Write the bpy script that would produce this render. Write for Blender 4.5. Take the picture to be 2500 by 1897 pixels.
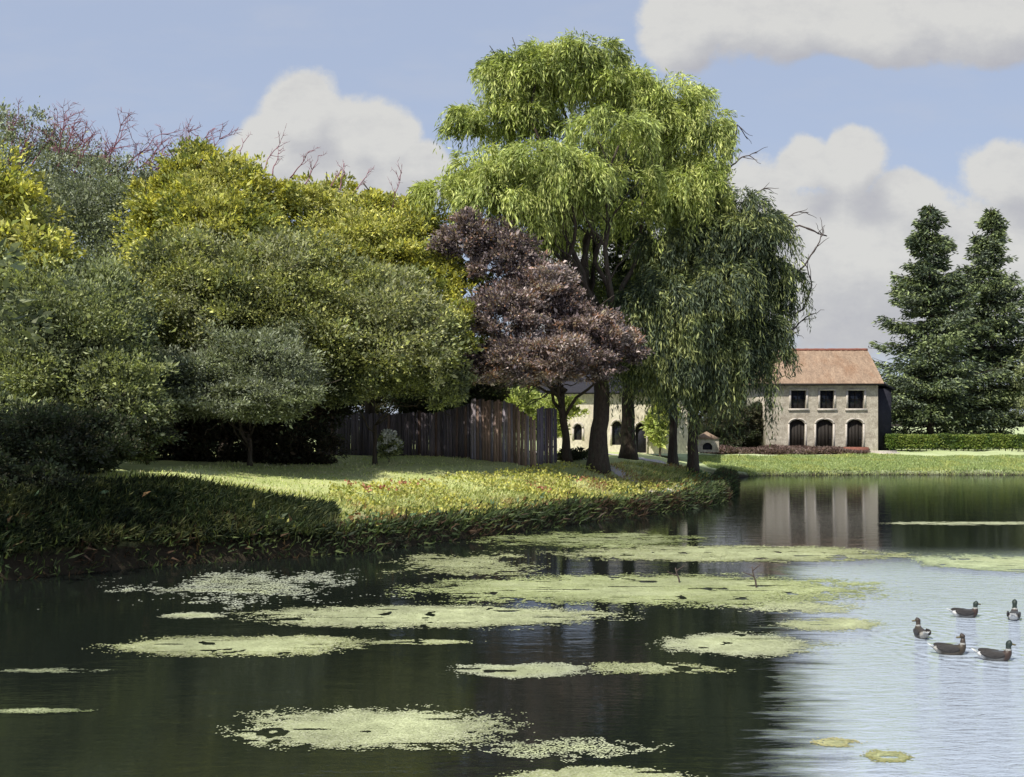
import bpy, bmesh, math, random
import numpy as np
from mathutils import Vector, Matrix
R = math.radians
random.seed(7)
rng = np.random.default_rng(11)
C = bpy.context.scene.collection
for o in list(bpy.data.objects): bpy.data.objects.remove(o)

# ------------------------------------------------------------------ camera
F, HY, H = 1100.0, 420.0, 4.3          # focal length (px of the 1024 wide frame), horizon row, eye height
cam = bpy.data.cameras.new('camera'); co = bpy.data.objects.new('camera', cam); C.objects.link(co)
cam.sensor_width = 36; cam.lens = 36 * F / 1024
cam.shift_y = (HY - 388.5) / 1024
cam.clip_start = 0.1; cam.clip_end = 6000
co.location = (0, 0, H); co.rotation_euler = (R(90), 0, 0)
bpy.context.scene.camera = co

# ------------------------------------------------------------------ light
SUN_EL, SUN_AZ = R(52), R(-142)        # azimuth measured from +Y, clockwise seen from above (left and a little behind the camera)
sd = Vector((math.sin(SUN_AZ) * math.cos(SUN_EL), math.cos(SUN_AZ) * math.cos(SUN_EL), math.sin(SUN_EL)))
sl = bpy.data.lights.new('sun', 'SUN'); so = bpy.data.objects.new('sun', sl); C.objects.link(so)
sl.energy = 4.6; sl.angle = R(0.6); sl.color = (1.0, 0.95, 0.84)
so.rotation_euler = sd.to_track_quat('Z', 'Y').to_euler(); so.location = (-40, -20, 60)
vs = bpy.context.scene.view_settings
vs.view_transform = 'Standard'; vs.look = 'None'; vs.gamma = 1; vs.exposure = 0.45

# ------------------------------------------------------------------ node helpers
class NT:
    def __init__(s, nt): s.nt = nt; s.n = nt.nodes; s.l = nt.links
    def new(s, t, **k):
        nd = s.n.new(t)
        for a, b in k.items(): setattr(nd, a, b)
        return nd
    def put(s, sock, v):
        if v is None: return
        if hasattr(v, 'node') or isinstance(v, bpy.types.NodeSocket): s.l.new(v, sock)
        else: sock.default_value = v
    def math(s, op, a, b=None, c=None, clamp=False):
        nd = s.new('ShaderNodeMath', operation=op, use_clamp=clamp)
        s.put(nd.inputs[0], a); s.put(nd.inputs[1], b); s.put(nd.inputs[2], c)
        return nd.outputs[0]
    def mix(s, f, a, b, blend='MIX'):
        nd = s.new('ShaderNodeMix', data_type='RGBA', blend_type=blend)
        s.put(nd.inputs[0], f); s.put(nd.inputs[6], a); s.put(nd.inputs[7], b)
        return nd.outputs[2]
    def noise(s, vec, scale, detail=4, rough=.55, dist=0.0, out=0):
        nd = s.new('ShaderNodeTexNoise'); s.put(nd.inputs['Vector'], vec)
        nd.inputs['Scale'].default_value = scale; nd.inputs['Detail'].default_value = detail
        nd.inputs['Roughness'].default_value = rough; nd.inputs['Distortion'].default_value = dist
        return nd.outputs[out]
    def ramp(s, f, stops, interp='LINEAR'):
        nd = s.new('ShaderNodeValToRGB'); s.put(nd.inputs[0], f); cr = nd.color_ramp; cr.interpolation = interp
        while len(cr.elements) < len(stops): cr.elements.new(0.5)
        for e, (p, c) in zip(cr.elements, stops):
            e.position = p; e.color = (*c, 1) if len(c) == 3 else c
        return nd.outputs[0]
    def maprange(s, v, a, b, c=0.0, d=1.0, smooth=False):
        nd = s.new('ShaderNodeMapRange'); nd.interpolation_type = 'SMOOTHSTEP' if smooth else 'LINEAR'
        s.put(nd.inputs[0], v)
        for i, x in enumerate((a, b, c, d)): nd.inputs[1 + i].default_value = x
        return nd.outputs[0]
    def mapping(s, vec, scale=(1, 1, 1), rot=(0, 0, 0), loc=(0, 0, 0)):
        nd = s.new('ShaderNodeMapping'); s.put(nd.inputs[0], vec)
        nd.inputs['Scale'].default_value = scale; nd.inputs['Rotation'].default_value = rot; nd.inputs['Location'].default_value = loc
        return nd.outputs[0]

# ------------------------------------------------------------------ world: sky with cumulus banks at infinity
wd = bpy.data.worlds.new('World'); bpy.context.scene.world = wd; wd.use_nodes = True
wn = NT(wd.node_tree); wd.node_tree.nodes.clear()
sky = wn.new('ShaderNodeTexSky', sky_type='NISHITA')
sky.sun_disc = False; sky.sun_elevation = SUN_EL; sky.sun_rotation = SUN_AZ; sky.air_density = 1.0; sky.dust_density = 0.6; sky.ozone_density = 1.5
# cloud banks: (u, v, radius u, radius v) of the direction, v = tangent of the elevation
def uv(px, py, rx, ry): return ((px - 512) / F, (HY - py) / F, rx / F, ry / F)
BANKS = [uv(*b) for b in [
    (302, 112, 52, 52), (352, 132, 40, 42), (388, 138, 38, 46), (262, 150, 36, 42), (412, 172, 36, 34), (340, 178, 118, 40),
    (690, 22, 56, 48), (770, 14, 100, 52), (880, 20, 110, 44), (990, 20, 110, 50), (1120, 30, 120, 60),
    (803, 166, 30, 32), (850, 168, 44, 36), (742, 200, 64, 50), (905, 200, 48, 30), (1012, 172, 56, 40), (1100, 170, 70, 60),
    (860, 268, 190, 92), (1060, 270, 170, 100), (620, 300, 120, 80)]]
g = bpy.data.node_groups.new('cloud_density', 'ShaderNodeTree')
g.interface.new_socket('Vector', in_out='INPUT', socket_type='NodeSocketVector')
g.interface.new_socket('Density', in_out='OUTPUT', socket_type='NodeSocketFloat')
gn = NT(g); gi = gn.new('NodeGroupInput'); go = gn.new('NodeGroupOutput')
dist = gn.noise(gi.outputs[0], 9.0, 3, .6, out=1)
vm = gn.new('ShaderNodeVectorMath', operation='MULTIPLY_ADD')
gn.put(vm.inputs[0], dist); vm.inputs[1].default_value = (.05, .05, 0); gn.put(vm.inputs[2], gi.outputs[0])
sp = gn.new('ShaderNodeSeparateXYZ'); gn.put(sp.inputs[0], vm.outputs[0])
acc = None
for (u, v, a, b) in BANKS:
    u += .025; v += .025
    du = gn.math('MULTIPLY_ADD', sp.outputs[0], 1 / a, -u / a); dv = gn.math('MULTIPLY_ADD', sp.outputs[1], 1 / b, -v / b)
    q = gn.math('MULTIPLY_ADD', dv, dv, gn.math('MULTIPLY', du, du))
    e = gn.math('SUBTRACT', 1.0, gn.math('SQRT', q))
    acc = e if acc is None else gn.math('SMOOTH_MAX', acc, e, 0.12)
n1 = gn.math('ADD', gn.noise(gi.outputs[0], 16, 9, .66), gn.math('MULTIPLY_ADD', gn.noise(gi.outputs[0], 38, 8, .7), .5, -.25))
dens = gn.math('ADD', acc, gn.math('MULTIPLY_ADD', n1, .62, -.31))
gn.put(go.inputs[0], dens)
tc = wn.new('ShaderNodeTexCoord'); ws = wn.new('ShaderNodeSeparateXYZ'); wn.put(ws.inputs[0], tc.outputs['Generated'])
yy = wn.math('MAXIMUM', wn.math('ABSOLUTE', ws.outputs[1]), .12)
cmb = wn.new('ShaderNodeCombineXYZ')
wn.put(cmb.inputs[0], wn.math('DIVIDE', ws.outputs[0], yy)); wn.put(cmb.inputs[1], wn.math('DIVIDE', ws.outputs[2], yy))
def dgroup(vec):
    nd = wn.new('ShaderNodeGroup'); nd.node_tree = g; wn.put(nd.inputs[0], vec); return nd.outputs[0]
d0 = dgroup(cmb.outputs[0])
off = wn.new('ShaderNodeVectorMath', operation='ADD'); wn.put(off.inputs[0], cmb.outputs[0]); off.inputs[1].default_value = (-.018, .042, 0)
d1 = dgroup(off.outputs[0])
mask = wn.maprange(d0, -.05, .21, smooth=True)
lit = wn.maprange(wn.math('SUBTRACT', d0, d1), -1.0, .65, smooth=True)
lit = wn.math('ADD', lit, wn.math('MULTIPLY_ADD', wn.noise(wn.mapping(cmb.outputs[0], (1, 1.7, 1)), 18, 8, .7), 1.1, -.55), clamp=True)
cloudc = wn.ramp(lit, [(0, (3.25, 3.25, 3.5)), (.5, (3.9, 3.9, 3.95)), (1, (4.9, 4.85, 4.65))])
cloudc = wn.mix(1.0, cloudc, (1, 1, 1, 1), 'MULTIPLY')
blue = wn.mix(.8, sky.outputs[0], (3.15, 3.65, 4.8, 1))
wisp = wn.math('MULTIPLY', wn.maprange(wn.noise(wn.mapping(cmb.outputs[0], (1, 3.2, 1)), 7, 6, .6), .42, .8, smooth=True), .35)
blue = wn.mix(wisp, blue, (3.6, 3.9, 4.6, 1))
up = wn.maprange(ws.outputs[2], -.02, .03)
skyc = wn.mix(wn.math('MULTIPLY', wn.math('MULTIPLY', mask, .93), up), blue, cloudc)
bg = wn.new('ShaderNodeBackground'); wn.put(bg.inputs[0], skyc); bg.inputs[1].default_value = 0.105
wo = wn.new('ShaderNodeOutputWorld'); wn.l.new(bg.outputs[0], wo.inputs[0])

# ------------------------------------------------------------------ maths helpers
def W(px, py, Y): return np.array([(px - 512) / F * Y, Y, H - (py - HY) / F * Y])
def water(px, py): Y = F * H / (py - HY); return np.array([(px - 512) / F * Y, Y, 0.0])
def unit(v): return v / np.maximum(np.linalg.norm(v, axis=-1, keepdims=True), 1e-9)
def randdir(n):
    return unit(rng.normal(size=(n, 3)))
_G = np.random.default_rng(5).random((64, 64, 64)).astype(np.float32)
def vnoise(p, scale):
    q = np.asarray(p, float) * scale + 100.0; i = np.floor(q).astype(int); f = q - i; f = f * f * (3 - 2 * f); i &= 63; j = (i + 1) & 63
    r = 0
    for a in (0, 1):
        for b in (0, 1):
            for c in (0, 1):
                w = (f[..., 0] if a else 1 - f[..., 0]) * (f[..., 1] if b else 1 - f[..., 1]) * (f[..., 2] if c else 1 - f[..., 2])
                r = r + w * _G[(j if a else i)[..., 0], (j if b else i)[..., 1], (j if c else i)[..., 2]]
    return r

# shoreline (picture row and column of each water's-edge point), left to right, then round the bay to the far bank
SH = [water(*p)[:2] for p in [(-420, 610), (-200, 592), (0, 581), (93, 572), (185, 564), (255, 560), (324, 555), (370, 551), (417, 545), (465, 539), (509, 533), (560, 526), (602, 520),
      (640, 516), (672, 511), (702, 507), (722, 501), (733, 493), (734, 484), (737, 477.5), (760, 475.5), (820, 475), (900, 474.6), (1024, 475), (1500, 475), (3000, 476)]]
SH = np.array(SH)
poly = np.vstack([SH, [[400, 400], [-400, 400], [-400, SH[0][1]]]])
def sdist(P):
    """signed distance to the shoreline, positive on land"""
    P = np.asarray(P, float); d = np.full(P.shape[:-1], 1e9)
    for a, b in zip(SH[:-1], SH[1:]):
        ab = b - a; t = np.clip(((P - a) @ ab) / (ab @ ab), 0, 1)
        d = np.minimum(d, np.linalg.norm(P - (a + t[..., None] * ab), axis=-1))
    ins = np.zeros(P.shape[:-1], bool); x, y = P[..., 0], P[..., 1]
    for a, b in zip(poly, np.roll(poly, -1, 0)):
        c = ((a[1] > y) != (b[1] > y)); ins ^= c & (x < (b[0] - a[0]) * (y - a[1]) / (b[1] - a[1] + 1e-12) + a[0])
    return np.where(ins, d, -d)
CP = [W(*p) for p in [(20, 500, 32), (100, 495, 34), (185, 489, 35.8), (255, 494, 38.5), (324, 524, 37.6), (324, 496, 43), (324, 477, 49), (324, 460, 57), (185, 470, 44), (185, 459, 57),
      (90, 465, 45), (417, 518, 40.5), (417, 487, 48), (417, 461, 57), (509, 514, 44.5), (509, 486, 50.5), (509, 463, 57), (602, 505, 50.5), (602, 485, 55), (602, 464, 60), (560, 474, 56),
      (655, 497, 55), (672, 480, 62), (675, 463, 72), (690, 468, 66), (712, 486, 66), (717, 472, 78), (640, 453, 82), (560, 453, 85), (700, 466, 82),
      (760, 453, 96), (760, 449.5, 100), (860, 452.5, 96), (860, 450, 100), (1000, 452.5, 96), (1000, 450, 102)]]
CP += [np.array(p, float) for p in [(-32, 30, 2.2), (-30, 60, 2.6), (-60, 60, 3), (-60, 25, 2.2), (0, 105, 2.3), (-40, 105, 3), (60, 115, 1.7), (60, 96, 1.25), (110, 96, 1.2), (110, 130, 1.8), (0, 160, 2.2), (-90, 160, 3), (200, 160, 2)]]
for k_, s in enumerate(SH[:-2]): CP.append(np.array([s[0], s[1], .6 if k_ < 18 else .3]))
CP = np.array(CP)
A = np.linalg.norm(CP[:, None, :2] - CP[None, :, :2], axis=-1); n_ = len(CP)
M = np.zeros((n_ + 1, n_ + 1)); M[:n_, :n_] = A; M[:n_, n_] = 1; M[n_, :n_] = 1
wts = np.linalg.solve(M, np.append(CP[:, 2], 0))
def zg(x, y):
    P = np.stack(np.broadcast_arrays(np.asarray(x, float), np.asarray(y, float)), -1)
    z = np.linalg.norm(P[..., None, :] - CP[:, :2], axis=-1) @ wts[:n_] + wts[n_]
    z = np.clip(z, .2, 3.4)
    far = np.clip((np.hypot(P[..., 0], P[..., 1] - 60) - 130) / 120, 0, 1); z = z * (1 - far) + 2.1 * far
    P3 = np.concatenate([P, np.zeros(P.shape[:-1] + (1,))], -1)
    z = z + (vnoise(P3, .55) - .5) * .16 + (vnoise(P3, 2.1) - .5) * .06
    s = np.clip((sdist(P) + .35) / .6, 0, 1); s = s * s * (3 - 2 * s)
    return -1.0 + (z + 1.0) * s
def onground(px, Y):
    x = (px - 512) / F * Y; return np.array([x, Y, float(zg(x, Y))])

# ------------------------------------------------------------------ object helpers
def mesh_obj(name, V, Fc, m, parent=None, tint=None, smooth=False):
    """V (n,3); Fc (m,k) integer array, all faces with the same number of corners, or a list of such arrays"""
    V = np.asarray(V, np.float32)
    Fs = Fc if isinstance(Fc, list) else [Fc]
    Fs = [np.asarray(f, np.int32) for f in Fs if len(f)]
    me = bpy.data.meshes.new(name); me.vertices.add(len(V)); me.vertices.foreach_set('co', V.ravel())
    loops = np.concatenate([f.ravel() for f in Fs]); tot = np.concatenate([np.full(len(f), f.shape[1], np.int32) for f in Fs])
    me.loops.add(len(loops)); me.loops.foreach_set('vertex_index', loops)
    me.polygons.add(len(tot)); me.polygons.foreach_set('loop_start', np.concatenate([[0], np.cumsum(tot)[:-1]]).astype(np.int32))
    me.update(calc_edges=True)
    if tint is not None:
        t = np.ones((len(V), 4), np.float32); t[:, :3] = tint
        at = me.color_attributes.new('tint', 'FLOAT_COLOR', 'POINT'); at.data.foreach_set('color', t.ravel())
    if smooth: me.polygons.foreach_set('use_smooth', np.ones(len(tot), bool))
    me.validate(); me.update()
    me.materials.append(m)
    o = bpy.data.objects.new(name, me); C.objects.link(o)
    if parent is not None: o.parent = parent
    return o
def tag(o, label=None, cat=None, group=None, kind=None):
    if label: o['label'] = label
    if cat: o['category'] = cat
    if group: o['group'] = group
    if kind: o['kind'] = kind
    return o
def thing(name, loc, label, cat, group=None):
    o = bpy.data.objects.new(name, None); C.objects.link(o); o.location = [float(v) for v in loc]; o.empty_display_size = .3
    return tag(o, label, cat, group)
class MB:
    """collects shapes and links them as one mesh"""
    def __init__(s): s.v = []; s.q = []; s.t = []; s.n = 0; s.c = []
    def add(s, V, Q=None, T=None, col=None):
        V = np.asarray(V, float)
        if Q is not None and len(Q): s.q.append(np.asarray(Q) + s.n)
        if T is not None and len(T): s.t.append(np.asarray(T) + s.n)
        s.v.append(V); s.n += len(V)
        s.c.append(np.broadcast_to(np.asarray(col if col is not None else (1, 1, 1), float), (len(V), 3)))
    def box(s, x0, x1, y0, y1, z0, z1, rot=None, col=None):
        V = np.array([(x, y, z) for z in (z0, z1) for y in (y0, y1) for x in (x0, x1)], float)
        if rot is not None: V = V @ np.asarray(rot).T
        s.add(V, [(0, 2, 3, 1), (4, 5, 7, 6), (0, 1, 5, 4), (2, 6, 7, 3), (0, 4, 6, 2), (1, 3, 7, 5)], col=col)
    def tube(s, P, r, sides=8, rough=0.0, col=None):
        P = np.asarray(P, float); r = np.broadcast_to(np.asarray(r, float), (len(P),))
        T = unit(np.gradient(P, axis=0)); ref = np.array([0, 0, 1.0]) if abs(T[0][2]) < .9 else np.array([1.0, 0, 0])
        U = unit(np.cross(T, ref)); U = unit(U); Bn = np.cross(T, U)
        a = np.linspace(0, 2 * np.pi, sides, endpoint=False)
        rr = r[:, None] * (1 + rough * (rng.random((len(P), sides)) - .5))
        V = P[:, None] + rr[..., None] * (np.cos(a)[None, :, None] * U[:, None] + np.sin(a)[None, :, None] * Bn[:, None])
        V = V.reshape(-1, 3); i = np.arange(len(P) - 1)[:, None] * sides; j = np.arange(sides); k = (j + 1) % sides
        Q = np.stack([i + j, i + k, i + sides + k, i + sides + j], -1).reshape(-1, 4)
        n = len(V); V = np.vstack([V, P[-1:], P[:1]])
        T2 = np.stack([(len(P) - 1) * sides + j, (len(P) - 1) * sides + k, np.full(sides, n)], -1)
        T3 = np.stack([k, j, np.full(sides, n + 1)], -1)
        s.add(V, Q, np.vstack([T2, T3]), col)
    def build(s, name, m, parent=None, smooth=False, origin=None):
        V = np.vstack(s.v)
        if origin is not None: V = V - np.asarray(origin)
        Fs = []
        if s.q: Fs.append(np.vstack(s.q))
        if s.t: Fs.append(np.vstack(s.t))
        return mesh_obj(name, V, Fs, m, parent, np.vstack(s.c), smooth)
def ellipsoid(c, r, nu=16, nv=10):
    u = np.linspace(0, 2 * np.pi, nu, endpoint=False); v = np.linspace(0, np.pi, nv + 1)[1:-1]
    V = np.stack([np.outer(np.sin(v), np.cos(u)), np.outer(np.sin(v), np.sin(u)), np.outer(np.cos(v), np.ones(nu))], -1).reshape(-1, 3)
    V = np.vstack([V, [[0, 0, 1], [0, 0, -1]]]) * np.asarray(r) + np.asarray(c)
    j = np.arange(nu); k = (j + 1) % nu; Q = [np.stack([i * nu + j, (i + 1) * nu + j, (i + 1) * nu + k, i * nu + k], -1) for i in range(nv - 2)]
    n = (nv - 1) * nu
    T = np.vstack([np.stack([j, k, np.full(nu, n)], -1), np.stack([(nv - 2) * nu + k, (nv - 2) * nu + j, np.full(nu, n + 1)], -1)])
    return V, np.vstack(Q), T

# ------------------------------------------------------------------ materials
def mat(name): m = bpy.data.materials.new(name); m.use_nodes = True; m.node_tree.nodes.clear(); return m, NT(m.node_tree)
def finish(n, bsdf, disp=None):
    o = n.new('ShaderNodeOutputMaterial'); n.l.new(bsdf, o.inputs[0])
def principled(n, col, rough=.7, spec=.3, normal=None, metal=0):
    b = n.new('ShaderNodeBsdfPrincipled'); n.put(b.inputs['Base Color'], col); n.put(b.inputs['Roughness'], rough)
    n.put(b.inputs['Specular IOR Level'], spec); n.put(b.inputs['Metallic'], metal)
    if normal is not None: n.l.new(normal, b.inputs['Normal'])
    return b
def bump(n, h, st=.3, d=.05):
    b = n.new('ShaderNodeBump'); b.inputs['Strength'].default_value = st; b.inputs['Distance'].default_value = d; n.l.new(h, b.inputs['Height']); return b.outputs[0]
def leaf_mat(name, trans=.32):
    m, n = mat(name); a = n.new('ShaderNodeAttribute', attribute_name='tint')
    b = principled(n, a.outputs[0], .55, .25); t = n.new('ShaderNodeBsdfTranslucent')
    n.put(t.inputs[0], n.mix(1.0, a.outputs[0], (1.25, 1.3, .7, 1), 'MULTIPLY'))
    mx = n.new('ShaderNodeMixShader'); mx.inputs[0].default_value = trans; n.l.new(b.outputs[0], mx.inputs[1]); n.l.new(t.outputs[0], mx.inputs[2]); finish(n, mx.outputs[0]); return m
def surf_mat(name, c1, c2, scale=4, rough=.8, stretch=(1, 1, 1), c3=None, bst=.4, bd=.05, use_tint=False, spec=.25):
    m, n = mat(name); tcn = n.new('ShaderNodeTexCoord'); v = n.mapping(tcn.outputs['Object'], stretch)
    f = n.noise(v, scale, 8, .65, .3); f2 = n.noise(v, scale * 5.3, 6, .6)
    col = n.mix(n.maprange(f, .3, .7), (*c1, 1), (*c2, 1))
    if c3: col = n.mix(n.math('MULTIPLY', n.maprange(n.noise(v, scale * .37, 5, .7), .5, .68), .75), col, (*c3, 1))
    col = n.mix(.5, col, n.mix(n.maprange(f2, .3, .7), (.45, .45, .45, 1), (1.5, 1.5, 1.5, 1)), 'MULTIPLY')
    if use_tint:
        a = n.new('ShaderNodeAttribute', attribute_name='tint'); col = n.mix(1.0, col, a.outputs[0], 'MULTIPLY')
    h = n.math('ADD', f, n.math('MULTIPLY', f2, .5))
    finish(n, principled(n, col, rough, spec, bump(n, h, bst, bd)).outputs[0]); return m
M_LEAF = leaf_mat('leaf'); M_NEEDLE = leaf_mat('needle', .12); M_GRASSB = leaf_mat('grass_blade', .3); M_PETAL_AND_FLECK = leaf_mat('petal_and_sky_fleck', .25)
M_BARK = surf_mat('bark', (.035, .025, .02), (.085, .065, .05), 3, .9, (4, 4, .8), (.07, .075, .05), .9, .06)
M_TWIG = surf_mat('plum_twig', (.20, .08, .11), (.30, .15, .18), 5, .85)
M_DARKTWIG = surf_mat('dark_twig', (.05, .035, .035), (.09, .07, .06), 5, .85)
M_FENCE = surf_mat('weathered_boards', (.15, .12, .11), (.28, .24, .225), 2.2, .85, (6, 6, .5), (.17, .16, .19), .6, .02, True)

# ------------------------------------------------------------------ ground (one sheet with the lake bed) and water
def axis(a, b, s, lo, hi, grow=1.18):
    x = list(np.arange(a, b, s)); t = s
    while x[-1] < hi: t *= grow; x.append(x[-1] + t)
    t = s
    while x[0] > lo: t *= grow; x.insert(0, x[0] - t)
    return np.array(x)
gx = axis(-22, 48, .33, -1800, 1800); gy = axis(25, 104, .33, 6, 3500)
GX, GY = np.meshgrid(gx, gy); GZ = np.empty_like(GX)
for r in range(0, len(gy), 24): GZ[r:r + 24] = zg(GX[r:r + 24], GY[r:r + 24])
nx, ny = len(gx), len(gy)
idx = np.arange(nx * ny).reshape(ny, nx)
Q = np.stack([idx[:-1, :-1], idx[:-1, 1:], idx[1:, 1:], idx[1:, :-1]], -1).reshape(-1, 4)
m, n = mat('turf')
geo = n.new('ShaderNodeNewGeometry'); pos = geo.outputs['Position']; sz = n.new('ShaderNodeSeparateXYZ'); n.put(sz.inputs[0], pos)
base = n.mix(n.maprange(n.noise(pos, .35, 6, .6), .35, .65), (.40, .45, .18, 1), (.50, .52, .25, 1))
base = n.mix(n.maprange(n.noise(n.mapping(pos, (.35, 1.6, 1)), .5, 5, .65), .5, .72), base, (.50, .47, .26, 1))
base = n.mix(.55, base, n.mix(n.maprange(n.noise(pos, 9, 5, .7), .3, .7), (.45, .5, .4, 1), (1.4, 1.4, 1.3, 1)), 'MULTIPLY')
farl = n.mix(n.maprange(n.noise(n.mapping(pos, (.3, 1, 1)), .4, 6, .65), .35, .65), (.36, .42, .21, 1), (.46, .51, .31, 1))
farl = n.mix(.4, farl, n.mix(n.maprange(n.noise(pos, 5, 5, .7), .3, .7), (.55, .6, .5, 1), (1.3, 1.3, 1.2, 1)), 'MULTIPLY')
base = n.mix(n.maprange(sz.outputs[1], 78, 86), base, farl)
mud_shadow = n.mix(n.noise(pos, 3, 5), (.022, .019, .013, 1), (.05, .04, .025, 1))
edge = n.math('ADD', n.math('ADD', sz.outputs[2], n.maprange(sz.outputs[1], 79, 84, 0, .6)), n.math('MULTIPLY_ADD', n.noise(pos, 1.6, 4), .5, -.25))
base = n.mix(n.maprange(edge, .6, 1.1), mud_shadow, base)  # dark mud carried up the bank, also painting its shadow band
finish(n, principled(n, base, .9, .15, bump(n, n.noise(pos, 7, 8, .7), .8, .08)).outputs[0])
ground = mesh_obj('ground', np.stack([GX, GY, GZ], -1).reshape(-1, 3), Q, m, smooth=True); tag(ground, kind='structure')

DUCKS = [(921, 637), (966, 617), (1014, 619), (951, 654), (996, 660)]     # where each meets the water
m, n = mat('lake_water')
geo = n.new('ShaderNodeNewGeometry'); pos = geo.outputs['Position']; sz = n.new('ShaderNodeSeparateXYZ'); n.put(sz.inputs[0], pos)
h = n.math('MULTIPLY', n.noise(n.mapping(pos, (.5, 1.5, 1)), 1.1, 4, .55, .6), .014)
h = n.math('MULTIPLY_ADD', n.noise(n.mapping(pos, (.8, 2.4, 1)), 3.4, 4, .6, .4), .0045, h)
# open water to the right: breeze ripples, plus a painted sky reflection
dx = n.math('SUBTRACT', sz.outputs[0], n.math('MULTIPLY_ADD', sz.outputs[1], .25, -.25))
br_sky = n.math('MULTIPLY', n.maprange(n.math('ADD', dx, n.math('MULTIPLY_ADD', n.noise(n.mapping(pos, (.4, 2.2, 1)), 1.6, 6, .65), 3.2, -1.6)), -.1, 1.3, smooth=True), n.maprange(sz.outputs[1], 38, 30, smooth=True))
h = n.math('ADD', h, n.math('MULTIPLY', n.math('MULTIPLY', n.noise(n.mapping(pos, (.8, 2.6, 1)), 2.3, 5, .62, .7), .11), br_sky))
for (px, py) in DUCKS:
    c = water(px, py); vd = n.new('ShaderNodeVectorMath', operation='DISTANCE'); n.put(vd.inputs[0], pos); vd.inputs[1].default_value = (c[0] + .1, c[1] + .1, 0)
    dd = n.math('ADD', vd.outputs['Value'], n.math('MULTIPLY', n.noise(pos, 2.0, 2), .25))
    wv = n.math('SINE', n.math('MULTIPLY', dd, 21.0)); am = n.math('MULTIPLY', n.maprange(dd, .2, 2.0, 1, 0, True), .03)
    h = n.math('MULTIPLY_ADD', wv, am, h)
bm_ = n.new('ShaderNodeBump'); bm_.inputs['Strength'].default_value = 1.0; bm_.inputs['Distance'].default_value = .5; n.l.new(h, bm_.inputs['Height'])
body = n.mix(br_sky, (.010, .013, .010, 1), (.37, .42, .49, 1))  # pale blue body colour paints the bright sky reflection
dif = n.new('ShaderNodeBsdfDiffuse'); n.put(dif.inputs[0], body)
gl = n.new('ShaderNodeBsdfGlossy'); n.put(gl.inputs['Color'], n.mix(br_sky, (.66, .68, .74, 1), (.95, .97, 1, 1))); gl.inputs['Roughness'].default_value = .02; n.l.new(bm_.outputs[0], gl.inputs['Normal'])
fr = n.new('ShaderNodeFresnel'); fr.inputs['IOR'].default_value = 1.62; n.l.new(bm_.outputs[0], fr.inputs['Normal'])
fac = n.math('MULTIPLY', n.maprange(fr.outputs[0], 0, 1, .03, 1.12), 1.0, clamp=True)
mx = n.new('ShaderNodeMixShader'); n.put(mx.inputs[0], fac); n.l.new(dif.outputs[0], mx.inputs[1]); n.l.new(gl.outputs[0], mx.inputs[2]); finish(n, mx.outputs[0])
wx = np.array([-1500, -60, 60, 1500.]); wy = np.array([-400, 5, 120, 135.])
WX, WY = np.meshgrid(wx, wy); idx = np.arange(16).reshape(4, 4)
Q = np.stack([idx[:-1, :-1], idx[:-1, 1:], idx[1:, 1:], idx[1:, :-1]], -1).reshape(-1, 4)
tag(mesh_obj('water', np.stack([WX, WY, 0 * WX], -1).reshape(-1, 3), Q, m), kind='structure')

# pale path draped on the ground round the willow trunks
def ribbon(name, pts, w, m, kind=None, lift=.03, n=90, **k):
    P = np.array([onground(px, Y)[:2] for px, Y in pts]); t = np.linspace(0, len(P) - 1, n)
    P = np.stack([np.interp(t, np.arange(len(P)), P[:, i]) for i in (0, 1)], -1)
    ker = np.ones(9) / 9; P = np.stack([np.convolve(np.pad(P[:, i], 4, 'edge'), ker, 'valid') for i in (0, 1)], -1)
    T = unit(np.gradient(P, axis=0)); N = np.stack([-T[:, 1], T[:, 0]], -1); V = []
    ks = 7; ww = w * (.85 + .3 * rng.random((n, 2)))
    for i in range(n):
        for j in range(ks):
            s = -ww[i, 0] + (ww[i, 0] + ww[i, 1]) * j / (ks - 1); q = P[i] + N[i] * s; V.append((q[0], q[1], 0))
    V = np.array(V); V[:, 2] = zg(V[:, 0], V[:, 1]) + lift
    i = np.arange(n - 1)[:, None] * ks; j = np.arange(ks - 1); Q = np.stack([i + j, i + j + 1, i + ks + j + 1, i + ks + j], -1).reshape(-1, 4)
    return mesh_obj(name, V, Q, m)
M_PATH = surf_mat('pale_gravel', (.42, .38, .36), (.55, .51, .49), 6, .95, bst=.5, bd=.02)
tag(ribbon('path', [(520, 75), (570, 66), (606, 60.5), (628, 58), (650, 56), (668, 56), (684, 58)], .42, M_PATH), kind='structure')
tag(ribbon('path', [(560, 83), (610, 79), (640, 75), (662, 69), (682, 66)], .8, M_PATH), kind='structure')

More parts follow.
